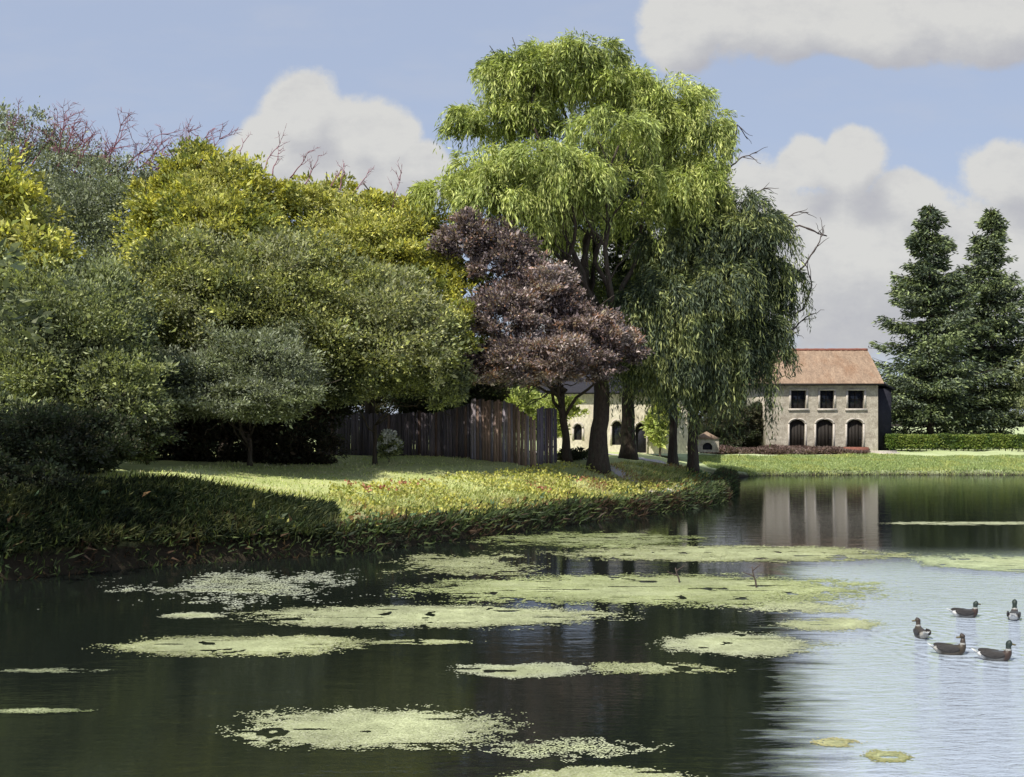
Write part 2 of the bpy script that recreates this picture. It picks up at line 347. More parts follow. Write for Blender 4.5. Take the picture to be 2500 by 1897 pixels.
# ------------------------------------------------------------------ leaves
def leaves(name, P, D, L, Wd, col, m, parent=None, origin=(0, 0, 0), bend=.15):
    """pointed leaf-shaped quads: base P, direction D, length L, width Wd, one colour each"""
    n = len(P); D = unit(D); S = unit(np.cross(D, randdir(n))); N = np.cross(S, D)
    L = np.broadcast_to(np.asarray(L, float), (n,))[:, None]; Wd = np.broadcast_to(np.asarray(Wd, float), (n,))[:, None]
    mid = P + D * L * .45 + N * L * bend
    V = np.stack([P, mid + S * Wd * .5, P + D * L, mid - S * Wd * .5], 1).reshape(-1, 3) - np.asarray(origin)
    Q = np.arange(4 * n).reshape(n, 4)
    return mesh_obj(name, V, Q, m, parent, np.repeat(col, 4, 0))
def pal(cols, w=None):
    cols = np.array(cols, float); w = np.ones(len(cols)) if w is None else np.array(w, float); return cols, w / w.sum()
def tints(P, pa, cl=None, scale=.5, amp=.45):
    """leaf colours: species palette picked by clump noise and by chance"""
    cols, w = pa; n = len(P)
    k = rng.choice(len(cols), n, p=w); c = cols[k]
    u = vnoise(P, scale); sel = np.clip(((u - .5) * 2.4 + .5) * len(cols), 0, len(cols) - .01).astype(int)
    c = np.where((rng.random(n) < .5)[:, None], cols[sel], c)
    return c * (1 - amp + 2 * amp * rng.random(n))[:, None]
def blobpts(blobs, n, shell=.55, clump=.16, per=38, lobes=64, low=False):
    """leaf positions: each ellipsoid (c, r) carries lobes on its shell, each lobe carries tufts, each tuft leaves"""
    ar = np.array([(r[0] * r[1] + r[0] * r[2] + r[1] * r[2]) for c, r in blobs]); ar = ar / ar.sum(); P = []; O = []; K = []
    for (c, r), a in zip(blobs, ar):
        N = int(n * a); nl = max(5, int(lobes)); ld = randdir(nl); ld[:, 2] = ld[:, 2] if low else np.where(ld[:, 2] < -.5, -ld[:, 2], ld[:, 2]); lr = 1.08 - .48 * rng.random(nl) ** 1.2
        lc = ld * lr[:, None] * .82; lsz = .10 + .26 * rng.random(nl) ** 1.5
        nt = max(8, int(N / per)); li = rng.integers(0, nl, nt); td = randdir(nt); td[:, 2] = np.where(td[:, 2] < -.3, -td[:, 2] * .6, td[:, 2])
        tcn_ = lc[li] + td * (lsz[li] * (.35 + .95 * rng.random(nt)))[:, None] * np.array([1, 1, .85])
        core = rng.random(nt) < .12; tcn_[core] = randdir(core.sum()) * (rng.random(core.sum()) ** .5 * .75)[:, None]
        i = rng.integers(0, nt, N); sc = clump * .55 * (.5 + .9 * rng.random(nt)); off = rng.normal(size=(N, 3)) * sc[i][:, None] * np.array([1, 1, .7])
        q = tcn_[i] + off; P.append(np.asarray(c) + q * np.asarray(r)); O.append(unit(q * .35 + td[i] * .6 + unit(off + 1e-6) * .55)); K.append(i)
    return np.vstack(P), np.vstack(O), np.concatenate(K)
def PB(px, py, rx, ry, Y, dy=None):
    """ellipsoid seen at column px, row py with radii rx, ry in picture pixels at distance Y"""
    s = Y / F; return (W(px, py, Y), np.array([rx * s, (dy if dy else .85 * rx * s), ry * s]))
def limb(p0, p1, r0, r1, n=9, wob=.06, sag=0.0):
    p0 = np.asarray(p0, float); p1 = np.asarray(p1, float); t = np.linspace(0, 1, n)[:, None]
    L = np.linalg.norm(p1 - p0); P = p0 + (p1 - p0) * t; w = rng.normal(size=(n, 3)) * L * wob; w[0] = w[-1] = 0
    w = (w + np.roll(w, 1, 0)) / 2; w[0] = w[-1] = 0
    P = P + w * .6; P[:, 2] += sag * L * np.sin(np.pi * t[:, 0])
    return P, r0 + (r1 - r0) * t[:, 0] ** .8
def trunk_mesh(base, fork, r, targets, parent, lean=None, m=None, sub=5, flare=1.5):
    mb = MB(); P, rr = limb(base, fork, r, r * .72, 12, .015); rr = rr * (1 + (flare - 1) * np.exp(-np.linspace(0, 12, 12))); P[0][2] -= .35
    mb.tube(P, rr, 12, .14)
    for t in targets:
        t = np.asarray(t, float); k = rng.integers(6, 12); P2, r2 = limb(P[k], t, rr[k] * .55, r * .10, 10, .07, .05); mb.tube(P2, r2, 8, .12)
        for _ in range(sub):
            j = rng.integers(4, 10); L = min(np.linalg.norm(t - P[k]) * (.22 + .25 * rng.random()), 3.0); d = unit(unit(P2[-1] - P2[0]) + randdir(1)[0] * .9 + np.array([0, 0, .1]))
            P3, r3 = limb(P2[j], P2[j] + d * L, r2[j] * .6, .02, 7, .08); mb.tube(P3, r3, 5)
    mb.build('trunk', m or M_BARK, parent, True, base)
def tree(name, label, cat, base, forkz, r, blobs, n, size, pa, parent=None, group=None, up=.15, ratio=.46, m=None, scale=.5, shell=.55, per=30, clump=.16, amp=.42, limbs=True, fork=None, sub=5):
    low = cat in ('shrub', 'bush', 'plant')
    base = np.asarray(base, float); t = thing(name, base, label, cat, group)
    fine = 1.9 if n > 12000 else 1.0; size = size * (.70 if n > 12000 else 1)
    P, O, K = blobpts(blobs, int(n * fine), shell, clump, 62 if n > 12000 else per, low=low)
    if low:
        gz_ = zg(P[:, 0], P[:, 1]); P[:, 2] = np.maximum(P[:, 2], gz_ + .03)
    D = O + randdir(len(P)) * .75 + np.array([0, 0, up]); L = size * np.where(rng.random(len(P)) < .10, 1.6, .85) * (.6 + .8 * rng.random(len(P)))
    if limbs:
        fk = base + np.array([0, 0, forkz]) if fork is None else np.asarray(fork, float)
        trunk_mesh(base, fk, r, [c + (rng.random(3) - .5) * rr * .6 for c, rr in blobs], t, sub=sub)
    leaves('crown', P, D, L, L * ratio, tints(P, pa, None, scale, amp) * (.62 + .76 * rng.random(K.max() + 1))[K][:, None], m or M_LEAF, t, base)
    return t
def willow(name, label, base, fork, r, domes, dens, pa, Ls=(1.4, 4.2), size=.31, group=None, limbs=True, cat='tree'):
    base = np.asarray(base, float); t = thing(name, base, label, cat, group); PP = []; DD = []; KK = []
    for c, rr in domes:
        area = 2 * np.pi * rr[0] * (rr[1] + rr[2]) / 2; ns = int(area * dens); bun = max(6, ns // 20)
        d = randdir(bun); d[:, 2] = np.abs(d[:, 2]) * .95 + .03; bi = rng.integers(0, bun, ns); d = unit(d[bi] + rng.normal(size=(ns, 3)) * .085); d[:, 2] = np.abs(d[:, 2]); rad = (1 - .42 * rng.random(bun) ** 1.4)[bi] * (1 - .12 * rng.random(ns))
        rad = rad * (.84 + .4 * vnoise(d * 3 + c, 1.5))
        p = np.asarray(c) + d * rad[:, None] * rr
        h = unit(np.stack([d[:, 0], d[:, 1], np.zeros(ns)], -1) + rng.normal(size=(ns, 3)) * [.25, .25, 0])
        v = h * (.32 + .3 * rng.random(ns))[:, None] * np.sqrt(np.maximum(d[:, 2:3], .1)) * 1.3 + np.array([0, 0, .22]) * rng.random((ns, 1))
        Lw = (Ls[0] + (Ls[1] - Ls[0]) * (rng.random(bun) ** 1.4)[bi] * (.5 + vnoise(p, .8))) * (.6 + .6 * rng.random(ns)); K = np.arange(ns)
        step = .2
        for s in range(int(Ls[1] * 1.5 / step)):
            act = s * step < Lw
            p = p + v * act[:, None] * step * 1.9; v = v * .86 + np.array([0, 0, -.085]) + rng.normal(size=(ns, 3)) * .012
            q = act & (rng.random(ns) < .92); jj = rng.normal(size=(q.sum(), 3)) * .05
            PP.append(p[q] + jj); DD.append(unit(v[q]) + rng.normal(size=(q.sum(), 3)) * .38); KK.append(K[q])
    P = np.vstack(PP); D = np.vstack(DD); L = size * (.6 + .8 * rng.random(len(P)))
    if limbs: trunk_mesh(base, fork, r, [c - np.array([0, 0, rr[2] * .45]) + (rng.random(3) - .5) * rr * .5 for c, rr in sorted(domes, key=lambda q: -q[1][0])[:12]], t, sub=5)
    leaves('crown', P, D, L, L * .20, tints(P, pa, None, .45, .30) * (.6 + .8 * rng.random(9000))[(np.concatenate(KK) // 1) % 9000][:, None], M_LEAF, t, base, .06)
    return t
def bare_twigs(parent, origin, starts, m, name='bare_branch', L=(1.5, 3), r=.035, up=1.0, spread=.5, n=3, bx=0.0):
    for s in starts:
        mb = MB()
        d = unit(np.array([bx, 0, up]) + rng.normal(size=3) * spread); Lg = L[0] + (L[1] - L[0]) * rng.random()
        P, rr = limb(s, np.asarray(s) + d * Lg, r, r * .3, 9, .05); mb.tube(P, rr, 5)
        for _ in range(n + 2):
            k = rng.integers(3, 9); d2 = unit(d + rng.normal(size=3) * .6); P2, r2 = limb(P[k], P[k] + d2 * Lg * (.2 + .25 * rng.random()), r * .5, r * .15, 6, .08); mb.tube(P2, r2, 4)
            for _ in range(n):
                k2 = rng.integers(2, 6); d3 = unit(d2 + rng.normal(size=3) * .7); P3, r3 = limb(P2[k2], P2[k2] + d3 * Lg * .13, r * .3, r * .12, 4, .1); mb.tube(P3, r3, 3)
        mb.build(name, m, parent, False, origin)

YEL = pal([(.17, .20, .06), (.33, .34, .07), (.44, .42, .08), (.50, .47, .09), (.28, .31, .10), (.52, .51, .18)])
YGR = pal([(.10, .12, .06), (.20, .22, .08), (.32, .34, .11), (.46, .46, .17), (.24, .27, .13), (.36, .37, .22)])
GRN = pal([(.08, .10, .055), (.15, .18, .10), (.23, .26, .13), (.36, .39, .22), (.19, .22, .14), (.31, .34, .14)])
GREY = pal([(.11, .13, .09), (.18, .20, .14), (.26, .29, .21), (.38, .41, .31), (.15, .17, .10), (.22, .25, .15)])
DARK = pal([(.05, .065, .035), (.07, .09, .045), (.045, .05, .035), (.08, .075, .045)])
PURP = pal([(.11, .085, .095), (.19, .145, .15), (.30, .225, .22), (.42, .33, .32), (.34, .19, .13), (.56, .47, .46), (.25, .21, .23)])
WIL = pal([(.16, .20, .06), (.33, .39, .10), (.45, .50, .15), (.54, .57, .21), (.36, .42, .15)])
WIL2 = pal([(.055, .075, .045), (.10, .13, .06), (.18, .215, .08), (.32, .35, .14), (.11, .14, .09)])
SPR = pal([(.05, .07, .045), (.10, .135, .06), (.16, .20, .085), (.24, .29, .13), (.14, .17, .12)])

UNDERSHADE = pal([(.035, .03, .02), (.05, .045, .03), (.04, .05, .03), (.07, .05, .035)])  # near-black leaves painting the darkness under the left crowns
GW = 'broadleaf trees massed on the left bank'
tree('broadleaf_tree', 'yellow leaved tree cut by the left edge of the view, beside the twiggy crown', 'tree', onground(-40, 45), 5, .35,
     [PB(-15, 215, 66, 60, 45), PB(28, 262, 52, 50, 44), PB(-40, 330, 90, 70, 46), PB(30, 345, 50, 50, 44)], 26000, .30, YEL, group=GW)
t = tree('broadleaf_tree', 'tallest grey green tree at far left with bare plum twigs above its crown', 'tree', onground(70, 66), 7, .4,
     [PB(70, 270, 130, 110, 62), PB(20, 180, 70, 60, 64), PB(80, 195, 60, 48, 63), PB(130, 205, 50, 50, 62), PB(60, 260, 90, 70, 62), PB(140, 280, 60, 70, 61), PB(-50, 150, 70, 70, 66)], 52000, .26, GREY, group=GW)
st = [W(px, py, 63) for px, py in [(10, 150), (28, 158), (45, 150), (62, 148), (78, 155), (92, 158), (105, 165), (120, 170), (138, 172), (150, 172), (165, 168), (172, 160), (-5, 140), (55, 165), (110, 160)]]
bare_twigs(t, t.location, [q - [0, 0, .9] for q in st] + [q + [0.5, 0, -1.6] for q in st], M_TWIG, L=(2.2, 4.2), r=.055, spread=.28, bx=.55, n=5)
t = tree('broadleaf_tree', 'yellow green tree with the pointed crown, left of the white cumulus cloud', 'tree', onground(225, 58), 5, .38,
     [PB(210, 270, 90, 110, 54), PB(196, 185, 46, 44, 55), PB(240, 200, 48, 42, 55), PB(165, 215, 42, 42, 54), PB(215, 250, 80, 50, 53), PB(280, 225, 50, 44, 56)], 50000, .28, YEL, group=GW, clump=.13)
t = tree('broadleaf_tree', 'broad yellow green tree below the white cumulus cloud, next to the purple tree', 'tree', onground(370, 62), 5, .36,
     [PB(370, 290, 95, 100, 57), PB(330, 215, 50, 38, 58), PB(380, 225, 46, 38, 58), PB(420, 245, 40, 42, 57), PB(350, 265, 90, 45, 56), PB(440, 290, 34, 46, 55), PB(452, 335, 26, 40, 53), PB(468, 290, 26, 34, 58), PB(478, 350, 24, 34, 58)], 52000, .28, YEL, group=GW, clump=.13)
st = [W(px, py, 57) for px, py in [(238, 172), (262, 172), (272, 176), (290, 178), (305, 185), (340, 190), (352, 196), (392, 208), (330, 188)]]
bare_twigs(t, t.location, st, M_TWIG, L=(1.1, 2.2), r=.04, spread=.22, bx=.35)
tree('broadleaf_tree', 'mid green leafy tree filling the middle of the left bank in front of yellow crowns', 'tree', onground(250, 54), 4, .3,
     [PB(230, 335, 120, 90, 51), PB(360, 345, 100, 75, 52), PB(210, 300, 90, 70, 51), PB(290, 290, 70, 60, 51), PB(150, 330, 60, 60, 49), PB(370, 315, 70, 52, 52), PB(425, 350, 45, 55, 51)], 110000, .24, YGR, group=GW)
tree('broadleaf_tree', 'dark green leafy tree between the yellow left edge tree and the silvery shrubs', 'tree', onground(70, 46), 3.5, .3,
     [PB(50, 370, 110, 100, 43), PB(30, 380, 70, 70, 42), PB(95, 330, 60, 70, 44), PB(110, 400, 60, 50, 42), PB(-30, 300, 50, 80, 43), PB(-10, 440, 50, 50, 38)], 90000, .22, GRN, group=GW)
tree('broadleaf_tree', 'tall broad tree outside the left edge, its shade lying over the near bank', 'tree', onground(-330, 28), 4, .4,
     [(np.array([-19.5, 27.5, 10.]), np.array([5., 5, 4.5])), (np.array([-17.5, 30.5, 8.]), np.array([3.6, 4, 3.5]))], 7000, .34, GRN, group=GW)
GS = 'shrubs on the left bank'
tree('shrub', 'silvery green shrub with loose sprays left of the dark fence', 'shrub', onground(250, 51), 1.5, .12,
     [PB(285, 392, 44, 26, 47), PB(235, 385, 90, 50, 48), PB(215, 375, 52, 38, 48), PB(265, 365, 46, 42, 48), PB(240, 400, 62, 22, 47), PB(160, 390, 44, 40, 47)], 84000, .22, GREY, group=GS, ratio=.35)
tree('shrub', 'green shrub with hanging pale sprays over the top of the dark fence', 'shrub', onground(375, 55.5), 2, .12,
     [PB(345, 375, 46, 36, 53), PB(400, 370, 48, 36, 53), PB(445, 385, 32, 28, 53)], 30000, .22, GRN, group=GS, ratio=.35)
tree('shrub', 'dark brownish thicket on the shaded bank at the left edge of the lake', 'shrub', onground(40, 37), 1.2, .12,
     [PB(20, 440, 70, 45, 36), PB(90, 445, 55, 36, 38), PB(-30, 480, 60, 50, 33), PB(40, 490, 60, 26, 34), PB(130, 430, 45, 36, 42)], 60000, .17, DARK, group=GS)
for i, (px, Y, lab) in enumerate([(40, 52, 'dark shrub added as shade under the crowns, far left of the lawn'), (105, 53, 'dark shrub added as shade behind the lawn, second from the far left'), (165, 53.5, 'dark shrub added as shade behind the lawn, third from the far left'), (225, 54, 'dark shrub added as shade behind the lawn, fourth from the far left'), (288, 54.5, 'dark shrub added as shade behind the lawn, nearest to the dark fence')]):
    b = onground(px, Y); tree('shrub', lab, 'shrub', b, 1.0, .1, [(b + [0, 0, .9], np.array([2.9, 1.3, 1.7])), (b + [1.2, .3, 2.8], np.array([2.2, 1.3, 1.8])), (b + [-1.2, .3, 2.6], np.array([2.2, 1.3, 1.7]))], 32000, .22, UNDERSHADE, group='dark shrubs added as shade behind the lawn')
for px, Y, w, h, lab in [(345, 66, 4.6, 5.6, 'dark bush just behind the left end of the dark palisade fence'), (420, 66, 4.2, 5.0, 'dark bush just behind the middle of the dark palisade fence'), (466, 66, 3.6, 5.6, 'dark bush behind the joint of dark fence and tall panel')]:
    b = onground(px, Y); tree('bush', lab, 'bush', b, 1.2, .12, [(b + [0, 0, h * .5], np.array([w * .6, 1.6, h * .48])), (b + [.8, .2, h * .75], np.array([w * .5, 1.5, h * .3]))], 22000, .24, DARK, group='dark bushes behind the fence')
# small shrubs in front of the fence, white flecks painting sky gaps
def fleck_shrub(px, Y, w, h, label, n):
    b = onground(px, Y); t = tree('white_flecked_shrub', label, 'shrub', b, .3, .03, [(b + [0, 0, h * .55], np.array([w, w * .7, h * .5]))], n * 4, .13, GRN, group='shrubs with white sky flecks by the fence', sub=3)
    P, O, K = blobpts([(b + [0, -.1, h * .6], np.array([w * 1.05, w * .75, h * .5]))], n, .3, .12, 22)
    leaves('sky_fleck', P, O + randdir(len(P)) * .8, .12, .11, np.full((len(P), 3), .7) * (.85 + .15 * rng.random((len(P), 1))), M_PETAL_AND_FLECK, t, b)
fleck_shrub(389, 56.5, .7, 1.5, 'small shrub with white flecks added as sky gaps against the dark fence', 1100)
fleck_shrub(300, 57, .55, 1.0, 'low shrub with a few white flecks as sky gaps left of the dark fence', 260)

# purple-leaved tree
b = onground(568, 60)
tree('copper_tree', 'purple leaved tree in front of the willow, its slim trunk forked', 'tree', b, 3.2, .24,
     [PB(468, 245, 34, 30, 55), PB(500, 262, 40, 34, 55), PB(540, 300, 44, 40, 55), PB(505, 320, 44, 38, 54), PB(585, 335, 42, 34, 55), PB(545, 360, 62, 26, 54), PB(618, 352, 30, 26, 56), PB(500, 368, 40, 22, 54), PB(575, 372, 40, 16, 55), PB(470, 375, 26, 18, 54), PB(535, 375, 40, 16, 54)],
     105000, .22, PURP, fork=W(560, 385, 59), clump=.15, scale=.7, amp=.45)

# willows
def tiers(bl, n, k):
    """break each crown mass into smaller tiers on its surface, keeping a thin core"""
    out = []
    for c, r in bl:
        out.append((c, r * .72))
        for j in range(n):
            d = randdir(1)[0]; d[2] = abs(d[2]) if j % 3 else d[2] * .5; d[1] = -abs(d[1]) if j % 2 else d[1]; d = unit(d)
            out.append((c + d * r * (1 - k * .75), r * k * (.75 + .5 * rng.random())))
    return out
willow('willow', 'tallest pale green willow towering over the purple tree and palisade', onground(598, 58.5), W(602, 330, 60), .5,
       tiers([PB(572, 90, 84, 46, 62), PB(500, 128, 50, 40, 61), PB(660, 138, 60, 56, 62), PB(526, 192, 84, 34, 58), PB(694, 215, 34, 62, 61)], 9, .40)
       + [PB(612, 134, 42, 22, 56), PB(480, 168, 28, 20, 57), PB(540, 165, 38, 22, 55.5), PB(580, 182, 34, 22, 55.5), PB(448, 200, 30, 20, 57), PB(564, 64, 36, 20, 60), PB(612, 88, 34, 18, 60), PB(500, 205, 40, 20, 56), PB(640, 225, 34, 24, 62), PB(560, 245, 36, 14, 62), PB(698, 150, 24, 34, 61), PB(702, 205, 22, 28, 61), PB(615, 178, 38, 16, 59)],
       33, WIL, Ls=(.5, 3.0), group='willows on the point', size=.31)
tR = willow('willow', 'lower right hand willow drooping over the end of the point, dark bare twigs sticking out', onground(693, 65), W(694, 395, 65), .34,
       tiers([PB(725, 258, 54, 48, 62), PB(695, 312, 66, 56, 61), PB(757, 296, 34, 46, 63), PB(652, 318, 42, 46, 60), PB(735, 352, 44, 42, 62), PB(655, 345, 44, 40, 60.5), PB(685, 255, 40, 34, 62), PB(672, 368, 52, 26, 61)], 8, .42)
       + [PB(745, 236, 28, 22, 61), PB(765, 275, 18, 26, 62), PB(728, 380, 34, 24, 62), PB(745, 345, 22, 28, 62), PB(745, 205, 20, 16, 61)],
       36, WIL2, Ls=(.8, 4.2), group='willows on the point')
for pts in [[(727, 160), (735, 140), (738, 123), (748, 142)], [(722, 175), (740, 158), (758, 152)], [(775, 240), (783, 222), (795, 212), (812, 212)], [(784, 232), (800, 225), (815, 230), (828, 238), (818, 232)],
            [(790, 278), (808, 262), (820, 240), (824, 228)], [(792, 318), (806, 306), (812, 285), (808, 266), (798, 258)], [(788, 332), (800, 322), (812, 312)], [(775, 330), (790, 336), (800, 330)], [(735, 230), (748, 205), (762, 188), (772, 190)]]:
    mb = MB(); P = np.array([W(px, py, 62 + .8 * rng.random()) for px, py in pts]); tt = np.linspace(0, len(P) - 1, 14)
    P = np.stack([np.interp(tt, np.arange(len(P)), P[:, i]) for i in range(3)], -1) + rng.normal(size=(14, 3)) * .05
    P = (P + np.roll(P, 1, 0)) / 2; P = P[1:]; mb.tube(P, np.linspace(.06, .02, 13), 5)
    for k in (4, 7, 9, 11):
        d = unit(P[min(k + 1, 12)] - P[k] + rng.normal(size=3) * .12); P2, r2 = limb(P[k], P[k] + d * .9, .028, .01, 5, .1); mb.tube(P2, r2, 4)
    mb.build('bare_branch', M_DARKTWIG, tR, False, tR.location)
# the other trunks of the grove, each with its own crown inside the big canopy
tree('broadleaf_tree', 'dark trunked tree straight behind the tallest willow, crown hidden in its leaves', 'tree', onground(628, 70), 6, .5,
     [PB(640, 195, 72, 62, 70), PB(588, 235, 62, 52, 70), PB(672, 285, 62, 62, 70), PB(702, 215, 36, 60, 70), PB(610, 300, 50, 44, 70)], 62000, .28, WIL2, group='trees of the grove')
tree('broadleaf_tree', 'slim dark tree standing just left of the drooping right willow', 'tree', onground(673, 68), 4.5, .3,
     [PB(670, 360, 44, 40, 68), PB(700, 350, 50, 50, 69), PB(640, 372, 34, 24, 68)], 24000, .24, GRN, group='trees of the grove')
for px, Y, w, h, lab in [(722, 99, 3.4, 3.6, 'dark rounded shrub under the right willow, nearest the grove'), (748, 100.5, 3.0, 3.8, 'dark tall shrub under the right willow, the one nearer the stone house')]:
    b = onground(px, Y); tree('shrub', lab, 'shrub', b, 1.0, .12, [(b + [0, 0, h * .45], np.array([w * .8, w * .6, h * .55])), (b + [w * .3, 0, h * .8], np.array([w * .6, w * .5, h * .35]))], 34000, .22, DARK, group='dark shrubs under the right willow')
for px, Y, w, h, lab in [(500, 76, 3.6, 3.6, 'sunlit pale green bush behind the tall palisade fence'), (545, 79, 3.0, 3.4, 'sunlit pale green bush between the palisade and the cream wall'), (660, 84.2, 1.6, 4.0, 'climber covered bush against the cream building right of its arched doorway')]:
    b = onground(px, Y); tree('bush', lab, 'bush', b, .8, .1, [(b + [0, 0, h * .6], np.array([w * .7, w * .5, h * .45])), (b + [w * .3, 0, h * .9], np.array([w * .6, w * .5, h * .3]))], 9000, .24, WIL, group='sunlit bushes behind the fence')

# ------------------------------------------------------------------ spruces, hedge, far trees
def spruce(px, Y, top, wpx, label, n=42, seed=1, ragged=.66):
    b = onground(px, Y); tz = H - (top - HY) / F * Y; Ht = tz - b[2]; Rw = wpx * Y / F; t = thing('spruce_tree', b, label, 'tree', 'spruces by the hedge')
    mb = MB(); P, rr = limb(b, b + [0, 0, Ht], .38, .03, 14, .004); mb.tube(P, rr, 9, .1); PP = []; DD = []; LL = []
    for k in range(int(Ht * 10.5)):
        f = rng.random() ** .92; z = b[2] + .5 + (Ht - .7) * f; prof = (1 - f) ** .82 * (1 if f > .12 else .75 + 2 * f)
        L = Rw * prof * (1 - ragged + ragged * 1.6 * rng.random()) + .25; a = rng.random() * 2 * np.pi; d = np.array([np.cos(a), np.sin(a), 0])
        m_ = 9; tt = np.linspace(0, 1, m_)[:, None]; P = np.array([b[0], b[1], z]) + d * L * tt; P[:, 2] += (-.22 * L * tt + .30 * L * tt ** 2.4)[:, 0] * 1.0 + (.35 * L * tt[:, 0] if f > .9 else 0)
        mb.tube(P, np.linspace(.05, .012, m_), 4)
        ns = int(62 * L) + 20; u = rng.random(ns) ** .7; q = np.stack([np.interp(u, tt[:, 0], P[:, i]) for i in range(3)], -1); side = np.array([-d[1], d[0], 0])
        s = rng.normal(size=ns) * (.20 + .22 * L * (1 - u * .6)); q = q + side * s[:, None]; q[:, 2] -= np.abs(s) * .25 + .45 * rng.random(ns)
        PP.append(q); DD.append(d * .7 + side * np.sign(s)[:, None] * .6 + rng.normal(size=(ns, 3)) * .35 + [0, 0, -.25]); LL.append(np.full(ns, .42))
    mb.build('trunk', M_BARK, t, True, b)
    P = np.vstack(PP); L = np.concatenate(LL) * (.6 + .8 * rng.random(len(P)))
    leaves('crown', P, np.vstack(DD), L, L * .34, tints(P, SPR, None, .5, .4), M_NEEDLE, t, b)
spruce(930, 105, 203, 70, 'dark green spruce beside the two storey stone house, the greener of two')
spruce(991, 108, 208, 66, 'blackish spruce with a ragged top, right of the greener spruce', ragged=.85)
tree('broadleaf_tree', 'bright green leafy tree at the right edge behind the hedge', 'tree', onground(1040, 102), 3, .25,
     [PB(1052, 370, 34, 40, 102), PB(1045, 405, 34, 34, 102), PB(1070, 390, 50, 50, 103)], 16000, .3, GRN, group='far trees')
for i, (px, Y, h, w) in enumerate([(905, 116, 6.5, 3.5), (945, 118, 7, 4), (1000, 117, 6.5, 4), (1060, 120, 8, 5), (860, 135, 7, 5), (800, 138, 7.5, 5), (740, 130, 8, 5), (690, 125, 8, 5), (640, 118, 8, 5), (590, 118, 9, 5), (530, 115, 9, 5), (470, 110, 10, 5), (400, 105, 10, 5), (320, 100, 10, 5), (240, 95, 10, 5), (150, 90, 10, 5), (60, 86, 11, 5), (-40, 80, 11, 5)]):
    if i == 0: proto = []
    b = onground(px, Y)
    lab = ['dark low tree behind the hedge between stone house and spruces', 'dark low tree behind the greener spruce', 'dark low tree behind the ragged spruce', 'dark low tree beyond the right edge of the hedge'][i] if i < 4 else 'dark green tree in the distant belt, showing only through gaps in nearer trees'
    gp = 'dark trees behind the hedge' if i < 4 else 'distant tree belt'
    if i < 2:
        w_ = 4.0; h_ = 7.0
        tr = tree('broadleaf_tree', lab, 'tree', b, 1.5, .25, [(b + [0, 0, h_ * .5], np.array([w_ * .9, w_ * .8, h_ * .48])), (b + [w_ * .4, 0, h_ * .75], np.array([w_ * .6, w_ * .6, h_ * .25])), (b + [-w_ * .4, 0, h_ * .62], np.array([w_ * .7, w_ * .6, h_ * .3]))], 15000, .32, [DARK, GRN][i % 2], group=gp)
        proto.append(tr)
    else:
        src = proto[0 if i < 4 else i % 2]; tr = src.copy(); C.objects.link(tr); tr.location = b; tr['label'] = lab; tr['group'] = gp
        tr.rotation_euler.z = rng.random() * 6; tr.scale = (w / 4.0, w / 4.0, h / 7.0)
        for ch in list(src.children):
            c2 = ch.copy(); C.objects.link(c2); c2.parent = tr
# clipped hedge
b = onground(880, 98.5); t = thing('hedge', b, 'long low green hedge on the far lawn in front of the spruces', 'hedge')
n = 60000; x = b[0] + .8 + 22 * rng.random(n); yy_ = 98.3 + 1.3 * rng.random(n); zz = zg(x, yy_) + (1.32 + .18 * vnoise(np.stack([x, yy_, 0 * x], -1), .9)) * rng.random(n) ** .35
P = np.stack([x, yy_, zz], -1); leaves('foliage', P, randdir(n) + [0, -.4, .5], .2, .11, tints(P, pal([(.12, .19, .045), (.19, .26, .06), (.07, .11, .04), (.26, .31, .08)]), None, .8, .35), M_LEAF, t, b)
mb = MB()
for k in range(40):
    xx = b[0] + 1 + 21.5 * k / 39; z0 = float(zg(xx, 99)); P, rr = limb((xx, 99, z0 - .1), (xx + .2 * rng.normal(), 99, z0 + 1.1), .05, .015, 5, .05); mb.tube(P, rr, 5)
mb.build('stems', M_BARK, t, True, b)

# ------------------------------------------------------------------ buildings
def walled(name, w, h, holes, th, m, parent, loc, rotz=0.0):
    """upright wall w x h with real openings: holes = (x0, x1, z0, z1, arch rise)"""
    bm = bmesh.new(); loops = [[(0, 0), (w, 0), (w, h), (0, h)]]
    for x0, x1, z0, z1, ar in holes:
        top = [(x1 + (x0 - x1) * t / 8, z1 - ar + ar * math.sin(math.pi * t / 8) ** .7 if 0 < t < 8 else z1 - ar) for t in range(9)] if ar else [(x1, z1), (x0, z1)]
        loops.append([(x0, z0), (x1, z0)] + top)
    eds = []
    for lp in loops:
        vs_ = [bm.verts.new((x, 0, z)) for x, z in lp]; eds += [bm.edges.new((vs_[i], vs_[(i + 1) % len(vs_)])) for i in range(len(vs_))]
    bmesh.ops.triangle_fill(bm, use_beauty=True, use_dissolve=False, edges=eds, normal=(0, -1, 0))
    ge = bmesh.ops.extrude_face_region(bm, geom=list(bm.faces)); bmesh.ops.translate(bm, vec=(0, th, 0), verts=[v for v in ge['geom'] if isinstance(v, bmesh.types.BMVert)])
    bmesh.ops.recalc_face_normals(bm, faces=bm.faces)
    me = bpy.data.meshes.new(name); bm.to_mesh(me); bm.free(); me.materials.append(m)
    o = bpy.data.objects.new(name, me); C.objects.link(o); o.parent = parent; o.location = loc; o.rotation_euler.z = rotz; return o
M_STONE = surf_mat('rubble_stone', (.27, .235, .19), (.50, .455, .38), 2.0, .9, (1, 1, 1.2), (.22, .18, .145), .9, .06)
M_TRIM = surf_mat('limestone_trim', (.38, .34, .30), (.56, .51, .46), 3, .85)
M_ROOF = surf_mat('brown_tiles', (.20, .14, .10), (.33, .235, .165), 1.6, .9, (1, .5, .5), (.22, .13, .08), .9, .12)
